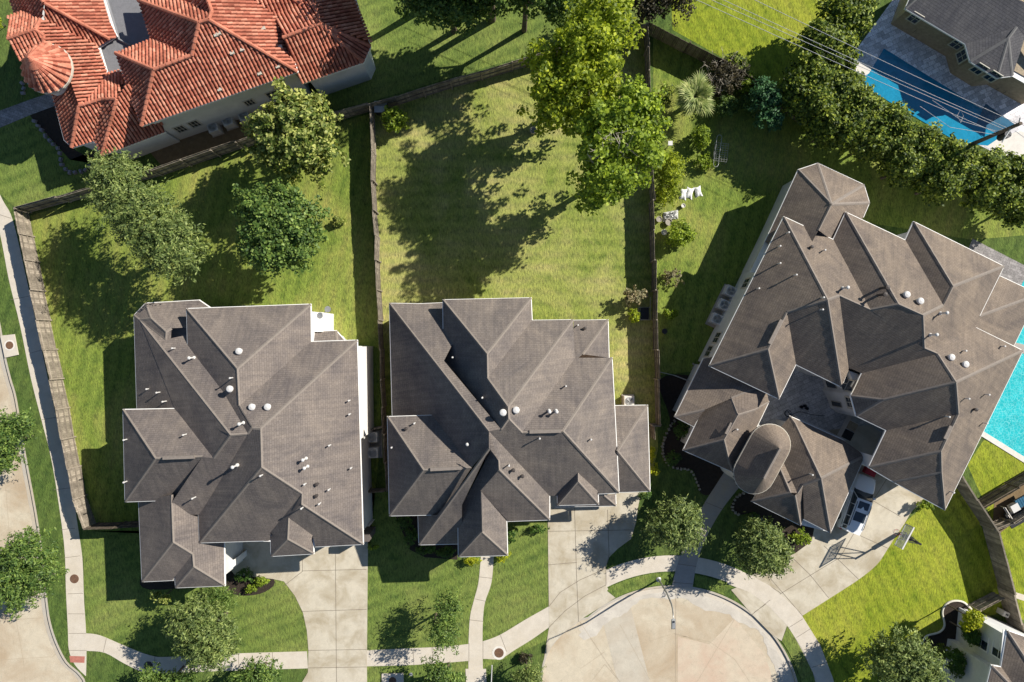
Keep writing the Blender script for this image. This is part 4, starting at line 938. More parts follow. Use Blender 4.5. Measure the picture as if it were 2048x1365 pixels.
tree('shade_tree','tall tree mostly beyond the top edge that shades the villa roof','tree',[(800,-90,84),(880,-100,76),(740,-80,50)],8,2.8,M['lf_oak2'],14000,leaf=.3,style='clump',csize=.5,trunk_r=.25)
tree('shade_tree','tree at the top edge left of the lime-green tree','tree',[(1075,-20,56,48),(1120,0,36),(1010,-45,60)],7.2,2.8,M['lf_oak2'],15000,leaf=.25,style='clump',csize=.45,trunk_r=.18)
tree('shade_tree','dark tree beyond the top edge behind the middle back fence','tree',[(950,-80,92),(1075,-95,84),(880,-95,70)],9.5,3,M['lf_oak2'],15000,leaf=.3,style='clump',csize=.5,trunk_r=.25)
tree('dark_tree','dark reddish tree at the top edge behind the fence corner','tree',[(1310,0,44,34),(1350,-15,46),(1265,-20,50),(1290,30,20)],4,2.0,M['lf_dark'],9000,leaf=.2,style='clump',csize=.4,trunk_r=.14)
# hedge row
HD=[(1690,30,48,42,'first from the top edge'),(1642,85,40,34,'beside the bright lawn at the top'),(1664,108,44,38,'between the bright lawn and the pool corner'),(1618,160,44,42,'with the widest shadow on the bright lawn'),
 (1676,182,44,38,'just south-west of the pale terrace corner'),(1630,212,44,36,'beside the cool green shrub'),(1706,218,44,34,'next to the upper pool wall'),(1700,262,46,34,'on the inner side behind the upper pool wall'),
 (1770,250,46,34,'beside the middle of the blue pool'),(1770,292,46,32,'on the shaded yard side of the blue pool'),(1828,288,46,32,'right under the power lines by the pool'),(1838,328,46,30,'north of the dark lawn stripes'),
 (1894,318,44,32,'left of the utility pole'),(1958,338,50,36,'right of the utility pole'),(1900,352,44,30,'at the foot of the utility pole'),(1978,388,52,36,'above the angled house patio corner'),(2030,350,40,34,'near the pale terrace at the right edge'),(2040,410,46,38,'at the right edge end of the row')]
HD+=[(1592,190,34,34,'lowest at the left end by the cool green shrub'),(1652,258,40,32,'on the yard side below the bright lawn'),(1735,285,42,32,'on the yard side left of the pool middle'),(1800,335,42,30,'on the yard side above the roof peak'),(1872,368,42,30,'on the yard side right of the dark lawn stripes')]
for i,(x,y,r,r2,tx) in enumerate(HD):
    big=i<8
    tree('hedge_tree','olive-green hedge tree '+tx,'tree',[(x,y,r*1.05,r2*1.05),(x+r*.35,y+r2*.45,r*.65,r2*.65)],3.4 if i<9 else 3.0,2.0,M['lf_hedge'],9000,leaf=.23,style='clump',csize=.36,group='hedge trees along the blue pool',trunk_r=.1)
# yard shrubs
def shrub(name,label,x,y,rx,ry,h,mat,n=900,leaf=.11,style='clump',cs=.14,cat='shrub',group=None):
    k=(1-h/2/H)/S; c=W(x,y,h/2); t=thing(name,label,cat,(c[0],c[1],0),group)
    leaf_mesh('foliage',crown_arrays([(0,0,h*.5,rx*k,ry*k,h*.52)],n,leaf,style,cs),M[mat],t)
    m=MB()
    for a in (0,2.1,4.2): m.tube([(0,0,-.03),(math.cos(a)*rx*k*.3,math.sin(a)*ry*k*.3,h*.5)],[.03,.012],5)
    m.build('stem',M['trunk'],t,local=True); return t
tree('cool_green_tree','cool green bushy tree between the bare bush and the hedge','tree',[(1530,205,32,30),(1535,240,26,22),(1520,180,20)],2.6,1.4,M['lf_blue'],4200,leaf=.2,style='clump',csize=.3,trunk_r=.08)
shrub('bush','bright green rounded bush right of the bare branches',1490,167,20,22,1.8,'lf_mid',1800,.14,cs=.2)
shrub('bush','leafy green bush beside the grey box in the corner of the middle backyard',790,240,28,24,1.9,'lf_mid',2300,.19,cs=.24)
shrub('bush','small yellow-green bush alone on the lawn of the left backyard',676,443,13,10,.9,'lf_mag',500,.14)
shrub('vine_bush','narrow green climbing bush below the palm',1403,275,16,26,1.6,'lf_mid',1600,.16,cs=.2)
shrub('bamboo_bush','tall lime bamboo-like bush along the fence beside the white bags',1342,340,24,34,2.6,'lf_bright',3200,.2,'spray',.26)
shrub('bamboo_bush','lower lime bamboo-like bush between the fence and the grey tarp',1335,385,22,26,2.0,'lf_bright',2200,.2,'spray',.24)
shrub('bush','dark green leafy bush below the plant pots in the right backyard',1360,470,25,26,2.0,'lf_mid',2600,.18,cs=.24)
shrub('bush','pale yellow spiky bush at the lawn edge beside the right fence',1345,554,20,15,1.0,'lf_pink',700,.2,'spray',.2)
shrub('bush','small lime bush in the shade below the spiky bush',1342,627,15,13,.8,'lf_mid',600,.14)
shrub('bush','pinkish flowering bush against the right fence of the middle backyard',1270,592,25,18,1.7,'lf_pink',1500,.17,'clump',.2)
shrub('bush','vivid green bush just below the pinkish bush by the frame',1269,632,12,14,1.1,'lf_bright',900,.13)
shrub('bush','chartreuse shrub beside the right wing of the middle house, upper of the two',1304,906,8,14,1.1,'lf_chart',800,.12)
shrub('bush','chartreuse shrub beside the right wing of the middle house, lower of the two',1306,938,11,14,1.1,'lf_chart',900,.12)
shrub('bush','green ball shrub at the top corner of the middle driveway',1290,990,13,10,1.3,'lf_shrub',900,.1)
shrub('ball_shrub','clipped ball shrub in the stone-edged bed beside the angled house roof corner',1362,858,18,18,1.5,'lf_shrub',1600,.1)
shrub('ball_shrub','clipped ball shrub in the stone-edged bed nearest the stone edging',1347,918,16,16,1.3,'lf_shrub',1400,.1)
shrub('ball_shrub','clipped ball shrub below the garage corner of the angled house',1600,1076,22,16,1.3,'lf_mid',1500,.12)
shrub('bush','leafy bush beside the driveway edge under the eave of the angled house',1852,1008,15,12,1.3,'lf_mid',1000,.14)
shrub('ball_shrub','olive clipped ball shrub beside the dark mulch of the lower right bed',1884,1302,17,17,1.6,'lf_hedge',1500,.1)
tree('hedge','square chartreuse hedge at the corner of the white house','hedge',[(1943,1236,17,18),(1932,1246,12,12),(1952,1234,10,12)],3.0,.9,M['lf_chart'],4200,leaf=.13,style='clump',csize=.18,trunk_r=.05)
tree('hedge','dark clipped hedge in the shade under the arched window','hedge',[(1908,1322,18,30)],2.0,1.1,M['lf_shrub'],3600,leaf=.12,style='clump',csize=.16,trunk_r=.05)
tree('hedge','dark green hedge in the shade under the square window of the white house','hedge',[(1938,1268,16,18)],2.4,1.1,M['lf_shrub'],3000,leaf=.12,style='clump',csize=.16,trunk_r=.05)
for i,(x,y,r,r2,tx) in enumerate([(810,1042,20,14,'nearest the left corner'),(822,1072,16,20,'at the bend of the bed'),(850,1098,24,10,'below the small left roof'),(890,1104,22,11,'beside the front gable')]):
    shrub('hedge','shaded rounded hedge shrub of the middle house '+tx,x,y,r,r2,1.1,'lf_shrub',1500,.11,group='shaded hedge shrubs in front of the middle house',cat='hedge')
shrub('bush','bright shrub left of the front walk of the middle house',944,1121,18,9,.9,'lf_chart',900,.1)
shrub('bush','bright shrub right of the front walk of the middle house',1003,1113,15,11,.9,'lf_chart',900,.1)
shrub('hedge','low green hedge along the wall between the front walk and the middle driveway',1022,1068,14,20,1.1,'lf_shrub',1200,.11,cat='hedge')
shrub('hedge','narrow hedge under the eave beside the middle driveway',1075,1058,20,8,.8,'lf_shrub',900,.1,cat='hedge')
shrub('bush','round green shrub in the entry bed of the left brown house',524,1162,14,10,.9,'lf_mid',900,.11)
shrub('bush','dark shrub nearest the entry wall of the left brown house',490,1150,20,14,1.0,'lf_shrub',1100,.11)
shrub('bush','small shrub at the lower rim of the entry bed of the left brown house',504,1176,14,8,.7,'lf_mid',700,.1)
shrub('bush','lime shrub cut by the left edge beside the villa tower',2,46,6,12,1.2,'lf_bright',500,.12)
shrub('bush','dry grassy bush on the lawn edge near the stone-edged garage bed',1505,1035,16,10,.6,'lf_shrub',600,.1)
shrub('bush','small leafy clump beside the front corner wall of the left brown house',746,1094,12,6,.6,'lf_mid',260,.13)
shrub('bush','dark leafy bush between the bare branches and the fence',1468,128,26,20,1.8,'lf_hedge',1900,.16,cs=.22)
shrub('bush','low dark bush just below the bare branches',1452,215,30,22,1.5,'lf_oak2',2000,.16,cs=.22)
shrub('bush','shaded bush between the bright rounded bush and the cool green tree',1502,208,20,26,1.7,'lf_oak2',1500,.16,cs=.22)
shrub('bush','dry leafy bush left of the palm by the fence',1330,190,16,20,1.2,'lf_hedge',1000,.16,cs=.2)
shrub('bush','ragged green bush between the vine bush and the wire frame',1408,325,22,16,1.0,'lf_mid',900,.16,cs=.2)
# bare bush of grey branches
t=thing('bare_bush','tangled bush of bare grey branches and sparse leaves beside the palm','bush',W(1435,165)); m=MB(); rr=random.Random(3)
for k in range(46):
    a=rr.uniform(0,6.28); l=rr.uniform(.7,2.0); s=Vector((rr.uniform(-.3,.3),rr.uniform(-.3,.3),.1)); e=s+Vector((math.cos(a)*l,math.sin(a)*l,rr.uniform(1.2,2.4))); mid=(s+e)/2+Vector((rr.uniform(-.3,.3),rr.uniform(-.3,.3),.2))
    m.tube([s,mid,e],[.035,.022,.008],4)
    for _ in range(3):
        b=mid.lerp(e,rr.random()); m.tube([b,b+Vector((rr.uniform(-.5,.5),rr.uniform(-.5,.5),rr.uniform(0,.4)))],[.014,.005],3)
m.build('branches',M['twig'],t,local=True); leaf_mesh('foliage',crown_arrays([(.3,0,1.3,1.7,1.4,1.1)],2600,.15,'clump',.24),M['lf_dark'],t)
# twigs in the spreading tree
t=thing('dead_branch','bare pale dead limbs poking through the spreading green crown','dead branch',W(1200,372)); m=MB()
base=Vector(W(1200,372)); tips=[W(1222,268,13.4),W(1245,262,13.4),W(1265,272,13.2),W(1205,285,13.2),W(1190,300,12.8),W(1240,285,13.3),W(1175,308,12.4),W(1255,290,13.3),W(1212,272,13.2)]
for tp in tips:
    e=Vector(tp)-base; mid=e*.75+Vector((.1,-.2,.6)); m.tube([(0,0,7.5),mid,e],[.07,.045,.02],5)
    for _ in range(6):
        b=mid.lerp(e,rr.random()); m.tube([b,b+Vector((rr.uniform(-.7,.7),rr.uniform(-.7,.7),rr.uniform(.0,.35)))],[.02,.007],3)
m.build('branches',M['twig'],t,local=True)
# palm
t=thing('fan_palm','fan palm with pale radiating fronds beside the bare bush','palm',W(1378,210)); m=MB(); m.tube([(0,0,0),(0,0,1.7)],[.2,.16],10); m.build('trunk',M['trunk'],t,local=True)
vs=[]; rr=random.Random(5)
for k in range(34):
    a=k*2.399+rr.uniform(-.2,.2); tilt=.15+.95*(k/34); L=1.5+.4*rr.random(); c=Vector((0,0,1.9)); d=Vector((math.cos(a)*math.cos(1.2-tilt),math.sin(a)*math.cos(1.2-tilt),math.sin(1.2-tilt))); hub=c+d*L*(.12+.5*k/34)
    side=Vector((-math.sin(a),math.cos(a),0)); upv=d.cross(side)
    for j in range(13):
        b=(j-6)/6*1.15; dd=(d*math.cos(b)+side*math.sin(b)).normalized(); ln=L*.62*(1-.25*abs(b)); w_=dd.cross(Vector((0,0,1))).normalized()*.055
        tip=hub+dd*ln-Vector((0,0,.18+.2*rr.random())); mid=hub+dd*ln*.45
        vs+= [hub,mid+w_,tip,mid-w_]
leaf_mesh('crown',np.array([tuple(v) for v in vs]),M['lf_palm'],t)
# ================================================================ ROOF VENTS
def vent(kind,hs,P,Gp,x,y):
    q=on_roof(P,Gp,x,y)
    if q is None: print('no roof at',x,y); return
    m=MB(); a=(q[0],q[1],q[2]-.12)
    if kind=='dome': m.lathe(a,[(.18,0),(.18,.30),(.235,.33),(.235,.39),(.18,.45),(.03,.48)],20); nm,mt='turbine_vent','vent_white'
    elif kind=='pipe': m.lathe(a,[(.045,0),(.045,.52),(.07,.54),(.06,.62),(.02,.63)],8); nm,mt='vent_pipe','vent_white'
    elif kind=='flue': m.lathe(a,[(.065,0),(.065,.85),(.11,.85),(.12,.95),(.07,1.0),(.02,1.01)],10); m.lathe(a,[(.13,0),(.12,.18),(.07,.24)],10); nm,mt='flue_pipe','vent_white'
    elif kind=='dark': m.lathe(a,[(.09,0),(.09,.35),(.13,.35),(.13,.42),(.02,.45)],10); nm,mt='vent_pipe','vent_dark'
    elif kind=='dflue': m.lathe(a,[(.08,0),(.08,.9),(.15,.9),(.15,1.05),(.02,1.08)],10); nm,mt='flue_pipe','vent_dark'
    elif kind=='cap': m.box((a[0],a[1],a[2]+.16),(.30,.22,.16),math.radians(19)); nm,mt='tile_vent','frame'
    m.build(nm,M[mt],hs,smooth=False)
for k,l in dict(dome=[(480,703),(506,814),(537,814),(462,778)],flue=[(388,716),(487,846),(474,931),(612,917),(615,933)],
    pipe=[(299,778),(319,785),(331,803),(254,879),(372,869),(254,963),(612,967),(660,978),(641,1006),(700,801),(701,828),(704,935),(661,890),(350,697),(465,756),(390,995),(525,950),(606,1015)],dark=[(635,968),(634,991)]).items():
    for x,y in l: vent(k,h1,P1,G1,x,y)
for k,l in dict(dome=[(1006,825),(1032,820),(964,884)],flue=[(936,886),(1098,822),(1112,822)],
    pipe=[(906,715),(965,795),(1131,772),(830,846),(785,894),(1155,651),(1018,930),(1181,878),(1079,876),(793,827)],dark=[(1169,657),(1027,940),(1045,952),(813,857)]).items():
    for x,y in l: vent(k,h2,P2,G2,x,y)
for k,l in dict(dome=[(1810,590),(1837,603),(1899,715),(1927,729)],flue=[(1685,577),(1880,627),(1860,670)],dflue=[(1762,577),(1757,591)],
    pipe=[(1573,467),(1556,494),(1556,528),(1588,551),(1514,578),(1924,702),(2001,693),(1891,833),(1930,797),(1970,789),(1966,846),(1900,983),(1640,620),(1645,502),(1471,858),(1620,948),(1642,596)],dark=[(1621,495),(1948,819)]).items():
    for x,y in l: vent(k,h3,P3,G3,x,y)
for x,y in [(433,71),(465,107),(485,100),(440,180),(527,58),(561,95),(520,148),(556,134),(438,68)]: vent('cap',h4,P4,G4,x,y)
def slot(hs,P,Gp,a,b,off=.0,mat='shingle1'):
    A_=on_roof(P,Gp,*a);B_=on_roof(P,Gp,*b)
    if not A_ or not B_: print('slot',a,b); return
    A_=Vector(A_);B_=Vector(B_); c=(A_+B_)/2; d=B_-A_; MB().box((c.x,c.y,c.z+.05),(d.length,.22,.16),math.atan2(d.y,d.x)).build('ridge_vent',M['ridge'],hs)
slot(h1,P1,G1,(327,916),(390,914)); slot(h2,P2,G2,(861,939),(923,936)); slot(h2,P2,G2,(1059,864),(1122,862)); slot(h3,P3,G3,(1562,640),(1538,688)); slot(h3,P3,G3,(1900,852),(1888,878)); slot(h3,P3,G3,(1463,846),(1451,868))
# ================================================================ WINDOWS, DOORS
def win(hs,a,b,ze,px,py,w,h,ins=.42,arch=False,name='window',fm='frame',grid=1,depth=.05):
    A_=Vector(W(a[0],a[1],ze));B_=Vector(W(b[0],b[1],ze)); d=(B_-A_); d.z=0; d.normalize(); n=Vector((-d.y,d.x,0))
    hc=Vector(hs.location); hc.z=0
    if n.dot(hc-(A_+B_)/2)>0: n=-n      # outward
    q=A_-n*ins; o=Vector((0,0,H)); g=Vector(W(px,py,0)); v=g-o; t=n.dot(q-o)/n.dot(v); c=o+v*t
    def P_(u,z,off): p=c+d*u+n*off; return (p.x,p.y,c.z+z)
    m=MB(); pts=[]
    if arch:
        k=9; pts=[(-w/2,-h/2),(w/2,-h/2)]+[(w/2*math.cos(PI*i/k),h/2-w/2+w/2*math.sin(PI*i/k)) for i in range(k+1)]
    else: pts=[(-w/2,-h/2),(w/2,-h/2),(w/2,h/2),(-w/2,h/2)]
    L=len(pts); f=.09
    inner=[(x*(1-2*f/w),y*(1-2*f/h)) for x,y in pts]
    vs=[P_(x,y,depth) for x,y in pts]+[P_(x,y,depth) for x,y in inner]+[P_(x,y,-.01) for x,y in pts]+[P_(x,y,-.01) for x,y in inner]
    fs=[]
    for i in range(L):
        j=(i+1)%L; fs+=[(i,j,L+j,L+i),(i,2*L+i,2*L+j,j),(L+i,L+j,3*L+j,3*L+i)]
    m.add(vs,fs)
    for gI in range(1,grid+1):
        u=-w/2+w*gI/(grid+1); m.add([P_(u-.025,-h/2+f,depth),P_(u+.025,-h/2+f,depth),P_(u+.025,h/2-f,depth),P_(u-.025,h/2-f,depth)],[(0,1,2,3)])
    m.add([P_(-w/2+f,-.025,depth+.003),P_(w/2-f,-.025,depth+.003),P_(w/2-f,.025,depth+.003),P_(-w/2+f,.025,depth+.003)],[(0,1,2,3)])
    fr=m.build(name,M[fm],hs); MB().poly([P_(x,y,.015) for x,y in inner]).build('pane',M['glass'],fr)
    return c,d,n
for x,y,w,h in ((1519,512,1.9,1.1),(1492,567,.9,1.3),(1434,676,1.0,1.4),(1418,703,1.0,1.4)): win(h3,(1568,434),(1419,732),5.4,x,y,w,h)
win(h3,(1724,747),(1702,792),5.8,1701,772,.95,1.3); win(h3,(1702,792),(1713,832),5.8,1700,805,.9,1.2)
for x,y,w,h in ((361,258,.85,1.3),(389,248,.85,1.3),(499,205,.8,1.1),(551,186,1.5,1.1)): win(h4,(283,252),(595,144),5.5,x,y,w,h,grid=2,arch=False)
for x,y,w,h in ((1965,1279,1.5,1.5),(1999,1301,1.3,1.5)): win(h6,(2015,1262),(2003,1335),5.8,x,y,w,h,ins=.3,fm='white',grid=0)
win(h6,(2015,1262),(2003,1335),5.8,1932,1338,1.5,2.4,ins=.3,arch=True,fm='white')
for x,y in ((1830,36),(1915,88)): win(h5,(1811,17),(1931,88),3.5,x,y,.9,1.3)
for x,y in ((1936,128),(1958,138),(1985,153)): win(h5,(1941,123),(1994,156),3.5,x,y,.9,1.4) if x>1940 else win(h5,(1931,88),(1941,123),3.5,1925,112,.9,1.3)
# two-storey bay of the angled house facing the courtyard
def bay():
    zt=4.6; pts=[W(1697,742,zt),W(1668,793,zt),W(1680,822,zt),W(1714,838,zt),W(1745,780,zt)]
    pts=[W(x,y,z) for x,y,z in ((1700,742,5.3),(1682,790,2.6),(1690,822,2.6),(1712,834,3.4),(1752,800,3.4),(1727,752,5.5))]
    MB().prism(pts,0,5.2).build('bay_wall',M['stucco'],h3)
    def f(a,b,z0,z1,s0,s1):
        A_=Vector(pts[a]);B_=Vector(pts[b]); d=B_-A_; d.z=0; l=d.length; d/=l; n=Vector((d.y,-d.x,0)); c=Vector(h3.location); 
        if n.dot(Vector((W(1740,780)[0],W(1740,780)[1],0))-A_)>0: n=-n
        q=lambda s,z,o:(A_.x+d.x*l*s+n.x*o,A_.y+d.y*l*s+n.y*o,z)
        m=MB(); e=.06/l
        for (x0,x1,y0,y1) in ((s0,s1,z0,z0+.07),(s0,s1,z1-.07,z1),(s0,s0+e,z0,z1),(s1-e,s1,z0,z1),((s0+s1)/2-e/2,(s0+s1)/2+e/2,z0,z1)): m.poly([q(x0,y0,.04),q(x1,y0,.04),q(x1,y1,.04),q(x0,y1,.04)])
        w=m.build('window',M['frame'],h3); MB().poly([q(s0,z0,.02),q(s1,z0,.02),q(s1,z1,.02),q(s0,z1,.02)]).build('pane',M['glass'],w)
    for a,b in ((0,1),(1,2)):
        f(a,b,.6,2.3,.15,.85); f(a,b,3.2,4.7,.2,.8)
bay()
MB().prism([W(*p,4.0) for p in ((1724,905),(1733,910),(1737,935),(1728,930))],0,5.7).build('pier_wall',M['stucco'],h3)
# garage doors
def gdoor(hs,a,b,z,ze,s0,s1,h=2.2,ins=.38):
    A_=Vector(W(a[0],a[1],ze));B_=Vector(W(b[0],b[1],ze)); d=B_-A_; d.z=0; l=d.length; d/=l; n=Vector((-d.y,d.x,0)); hc=Vector(hs.location); hc.z=0
    if n.dot(hc-A_)>0: n=-n
    o=A_-n*ins; q=lambda s,z,k:(o.x+d.x*s+n.x*k,o.y+d.y*s+n.y*k,z); m=MB()
    for i in range(4):
        z0=.03+h*i/4; z1=.03+h*(i+1)/4-.03; m.add([q(s0,z0,.02),q(s1,z0,.02),q(s1,z1,.04),q(s0,z1,.04)],[(0,1,2,3)])
    m.build('garage_door',M['white'],hs)
gdoor(h1,(399,1086),(726,1089),0,5.8,8.3,11.5); gdoor(h2,(1115,1011),(1197,1009),0,5.4,.5,2.7)
# ================================================================ SIDE WALL BITS OF THE LEFT HOUSE
m=MB(); m.prism([W(x,y,4.9) for x,y in ((700,694),(720,694),(722,878),(700,884))],0,4.9).build('bay_wall',M['white'],h1)
m=MB(); m.prism([W(x,y,3.4) for x,y in ((600,624),(645,625),(645,664),(600,664))],0,3.4).build('porch_wall',M['white'],h1)
m=MB(); m.prism([W(x,y,2.6) for x,y in ((715,1071),(738,1071),(738,1084),(715,1084))],0,2.6).build('side_step_roof',M['shingle1'],h1)
m=MB(); m.prism([W(x,y,2.3) for x,y in ((450,1130),(471,1118),(472,1130),(451,1148))],0,2.3).build('entry_pillar',M['white'],h1)
m=MB(); m.tube([W(649,625,3.6),W(656,620,4.0)],.05,5); m.lathe(W(656,619,4.0),[(.02,0),(.22,.05),(.24,.09),(.02,.1)],10); m.build('satellite_dish',M['metal_grey'],h1)
# ================================================================ AIR CONDITIONERS
def ac(label,px,py,rz,first=None,group=None):
    loc=W(px,py,0)
    if first is not None: return dup(first,loc,rz,label,group)
    t=thing('air_conditioner',label,'air conditioner',loc,group,rz)
    MB().box((0,0,.06),(.95,.95,.1)).build('pad',M['kerb'],t,local=True)
    b=MB(); b.box((0,0,.5),(.78,.78,.8)); 
    for k in range(9): b.box((0,0,.16+k*.08),(.80,.80,.02))
    b.build('cabinet',M['coping'],t,local=True)
    g=MB(); 
    for r in (.12,.2,.28,.33):
        g.lathe((0,0,.90),[(r,0),(r+.015,.02),(r,.03)],16)
    g.build('fan_grille',M['metal_grey'],t,local=True)
    f=MB(); f.lathe((0,0,.893),[(.34,0),(.34,.01)],18); f.build('fan_well',M['metal_dark'],t,local=True)
    bl=MB()
    for k in range(3):
        a=k*2.094; bl.add([(math.cos(a-.4)*.05,math.sin(a-.4)*.05,.93),(math.cos(a-.35)*.3,math.sin(a-.35)*.3,.94),(math.cos(a+.35)*.3,math.sin(a+.35)*.3,.96),(math.cos(a+.4)*.05,math.sin(a+.4)*.05,.94)],[(0,1,2,3)])
    bl.lathe((0,0,.92),[(.07,0),(.07,.05)],10); bl.build('fan_blade',M['metal_grey'],t,local=True)
    return t
a0=ac('upper grey air conditioner beside the left brown house wall',749,872,0,group='air conditioners beside the left brown house')
ac('lower grey air conditioner beside the left brown house wall',750,903,.03,a0,'air conditioners beside the left brown house')
ac('single air conditioner above the right wing of the middle house',1255,801,0,a0,'air conditioner at the middle house').pop('group',None)
gA='air conditioners along the white wall of the angled house'
for x,y,tx in ((1455,584,'topmost of the three along the white wall of the angled house'),(1442,611,'middle one of the three along the white wall of the angled house'),(1428,639,'lowest of the three along the white wall of the angled house')): ac('air conditioner, '+tx,x,y,math.radians(-25),a0,gA)
gB='air conditioners under the villa windows'
for x,y,tx in ((434,261,'nearest the villa windows'),(463,248,'middle of the three by the villa wall'),(495,238,'farthest right by the villa wall')): ac('dusty air conditioner, '+tx,x,y,math.radians(19),a0,gB)
sheet('concrete_pad',[(1447,572),(1474,584),(1436,660),(1410,648)],.05,M['walk_old'],0)
sheet('concrete_pad',[(737,860),(765,860),(765,916),(737,916)],.03,M['walk_old'],0)
# ================================================================ MANHOLES, SLABS
def manhole(label,px,py,r,col,z=.024,ring=False):
    t=thing('manhole_cover',label,'manhole cover',W(px,py,0)); m=MB(); m.lathe((0,0,z),[(r,-.02),(r,.004),(r-.02,.008)],28); m.build('lid',M[col],t,local=True)
    q=MB()
    for k in (.3,.55,.8): q.tube([(math.cos(a)*r*k,math.sin(a)*r*k,z+.009) for a in [2*PI*i/20 for i in range(21)]],.008,4)
    q.build('rib',M['vent_dark'],t,local=True)
    if ring: MB().lathe((0,0,z-.004),[(r*1.45,-.02),(r*1.45,.002)],30).build('collar',M['coping'],t,local=True)
    return t
manhole('rusty brown manhole cover in the left sidewalk near the wide tree',149,1158,.36,'rust',.02)
manhole('dark manhole cover in the shaded lower left sidewalk',297,1332,.36,'vent_dark',.022)
manhole('red-brown manhole cover with a pale collar beside the middle front walk',998,1306,.38,'rust',.028,True)
t=thing('utility_slab','square concrete slab with a round dark lid beside the left street','utility cover',W(20,692)); q=[W(*p) for p in ((2,672),(30,669),(38,710),(11,716))]
MB().prism(q,0,.10).build('slab',M['walk'],t); MB().lathe(W(19,691,.10),[(.42,0),(.42,.01)],24).build('collar',M['coping'],t); MB().lathe(W(19,691,.112),[(.31,0),(.31,.01)],24).build('lid',M['rust'],t)
t=thing('inlet_slab','white square concrete inlet slab at the bottom edge right of the wide driveway','storm drain',W(785,1365)); MB().prism([W(*p) for p in ((764,1347),(807,1346),(809,1400),(764,1400))],0,.12).build('slab',M['walk'],t); MB().lathe(W(785,1362,.12),[(.30,0),(.30,.012)],20).build('lid',M['rust'],t)
t=thing('meter_lid','small grey round meter lid in the grass by the middle sidewalk','utility cover',W(822,1349)); MB().lathe((0,0,0),[(.14,0),(.14,.03),(.1,.035)],14).build('lid',M['metal_grey'],t,local=True)
# ================================================================ STREET LAMP
t=thing('street_lamp','tall grey street lamp leaning over the cul-de-sac from the grass island','street lamp',W(1317,1159))
b=Vector(W(1317,1159)); e=Vector(W(1346,1228,7.4)); e2=Vector(W(1347,1240,7.7)); 
top=Vector(W(1343,1209,5.0)); m=MB(); m.tube([b,(b.x,b.y,3),top+Vector((0,0,0)),(top+e)/2+Vector((0,0,.12)),e,e2],[.08,.07,.06,.045,.04,.035],10); m.build('pole',M['metal_grey'],t,smooth=True)
MB().lathe(tuple(b),[(.2,0),(.2,.08),(.12,.12)],12).build('base_plate',M['metal_grey'],t)
hd=MB(); d=Vector((0,-1,0)); hd.box((e2.x,e2.y-.32,e2.z+.02),(.30,.72,.16),0,taper=.7); l=hd.build('lamp_head',M['metal_grey'],t); MB().box((e2.x,e2.y-.36,e2.z-.075),(.22,.45,.04)).build('lens',M['vent_white'],l); MB().box((e2.x,e2.y-.1,e2.z+.12),(.1,.1,.08)).build('photocell',M['metal_dark'],l)
# ================================================================ UTILITY POLE + WIRES
zp=9.6; pb=Vector(W(2042,247,zp)); pb.z=0
t=thing('utility_pole','leaning-looking dark wooden utility pole rising from the hedge beside the pool','utility pole',tuple(pb))
m=MB(); m.tube([pb-Vector((0,0,.1)),pb+Vector((0,0,zp))],[.19,.12],10); m.build('pole',M['fence_dark'],t)
m=MB(); c=pb+Vector((0,0,7.4)); m.tube([c+Vector((.3,-.25,-.3)),c+Vector((.3,-.25,.55))],.24,12); m.build('transformer',M['metal_dark'],t)
m=MB(); m.tube([pb+Vector((0,0,8.7)),W(2004,285,8.7)],.05,5); m.tube([pb+Vector((0,0,9.4)),W(2040,236,9.7)],.04,5); m.build('bracket',M['metal_grey'],t)
ends=[((1496,-10),(2036,253),9.4,'topmost strand, crossing the blue pool corner'),((1432,-10),(1990,269),8.4,'second strand from the pool'),((1408,-10),(1985,272),8.1,'third strand from the pool'),((1378,-10),(1963,290),7.3,'lowest strand, running over the hedge tops')]
for a,b,z,tx in ends:
    A_=Vector(W(a[0],a[1],z)); B_=Vector(W(b[0],b[1],z)); B2=Vector((pb.x,pb.y,z)); D=A_-B2; A2=B2+D*1.6; pts=[]
    B2=B_ if (B_-Vector((pb.x,pb.y,z))).length<.1 else Vector((pb.x,pb.y,z)); pts=[]
    for i in range(25):
        s=i/24; p=B2.lerp(A2,s); p.z+=-3.0*s*(1-s)*.28; pts.append(p)
    m=MB(); m.tube(pts,.02,4); w_=m.build('power_line',M['vent_white']); w_.location=(0,0,0); props(w_,'pale overhead power line, '+tx,'power line','power lines from the utility pole')
for k,(a,tx) in enumerate((((1925,243,7.6),'short slack service cable looping over the pool shelf, upper'),((1900,255,7.0),'short slack service cable over the pool, lower'))):
    pts=[Vector((pb.x,pb.y,8.2-k*.6)),Vector(W(1990,262+k*8,7.6-k*.4)),Vector(W(*a))]; 
    o=MB().tube([W(*a)]+[pts[1]]+[pts[0]],.016,4)
    if k==0: o.tube([W(1921,244,7.5),W(1914,232,7.5),W(1921,220,7.5),W(1927,232,7.5),W(1921,246,7.5)],.016,4)
    o.tube([W(*a),W(a[0]-60,a[1]-42,a[2]+.2)],.016,4)
    props(o.build('service_cable',M['vent_white']),tx,'cable')
props(MB().tube([W(2043,248,8.9),W(2110,300,8.9)],.02,4).tube([W(2030,262,8.2),W(2110,320,8.2)],.02,4).build('service_cable',M['vent_white']),'pair of pale cables leaving the utility pole to the right edge','cable')
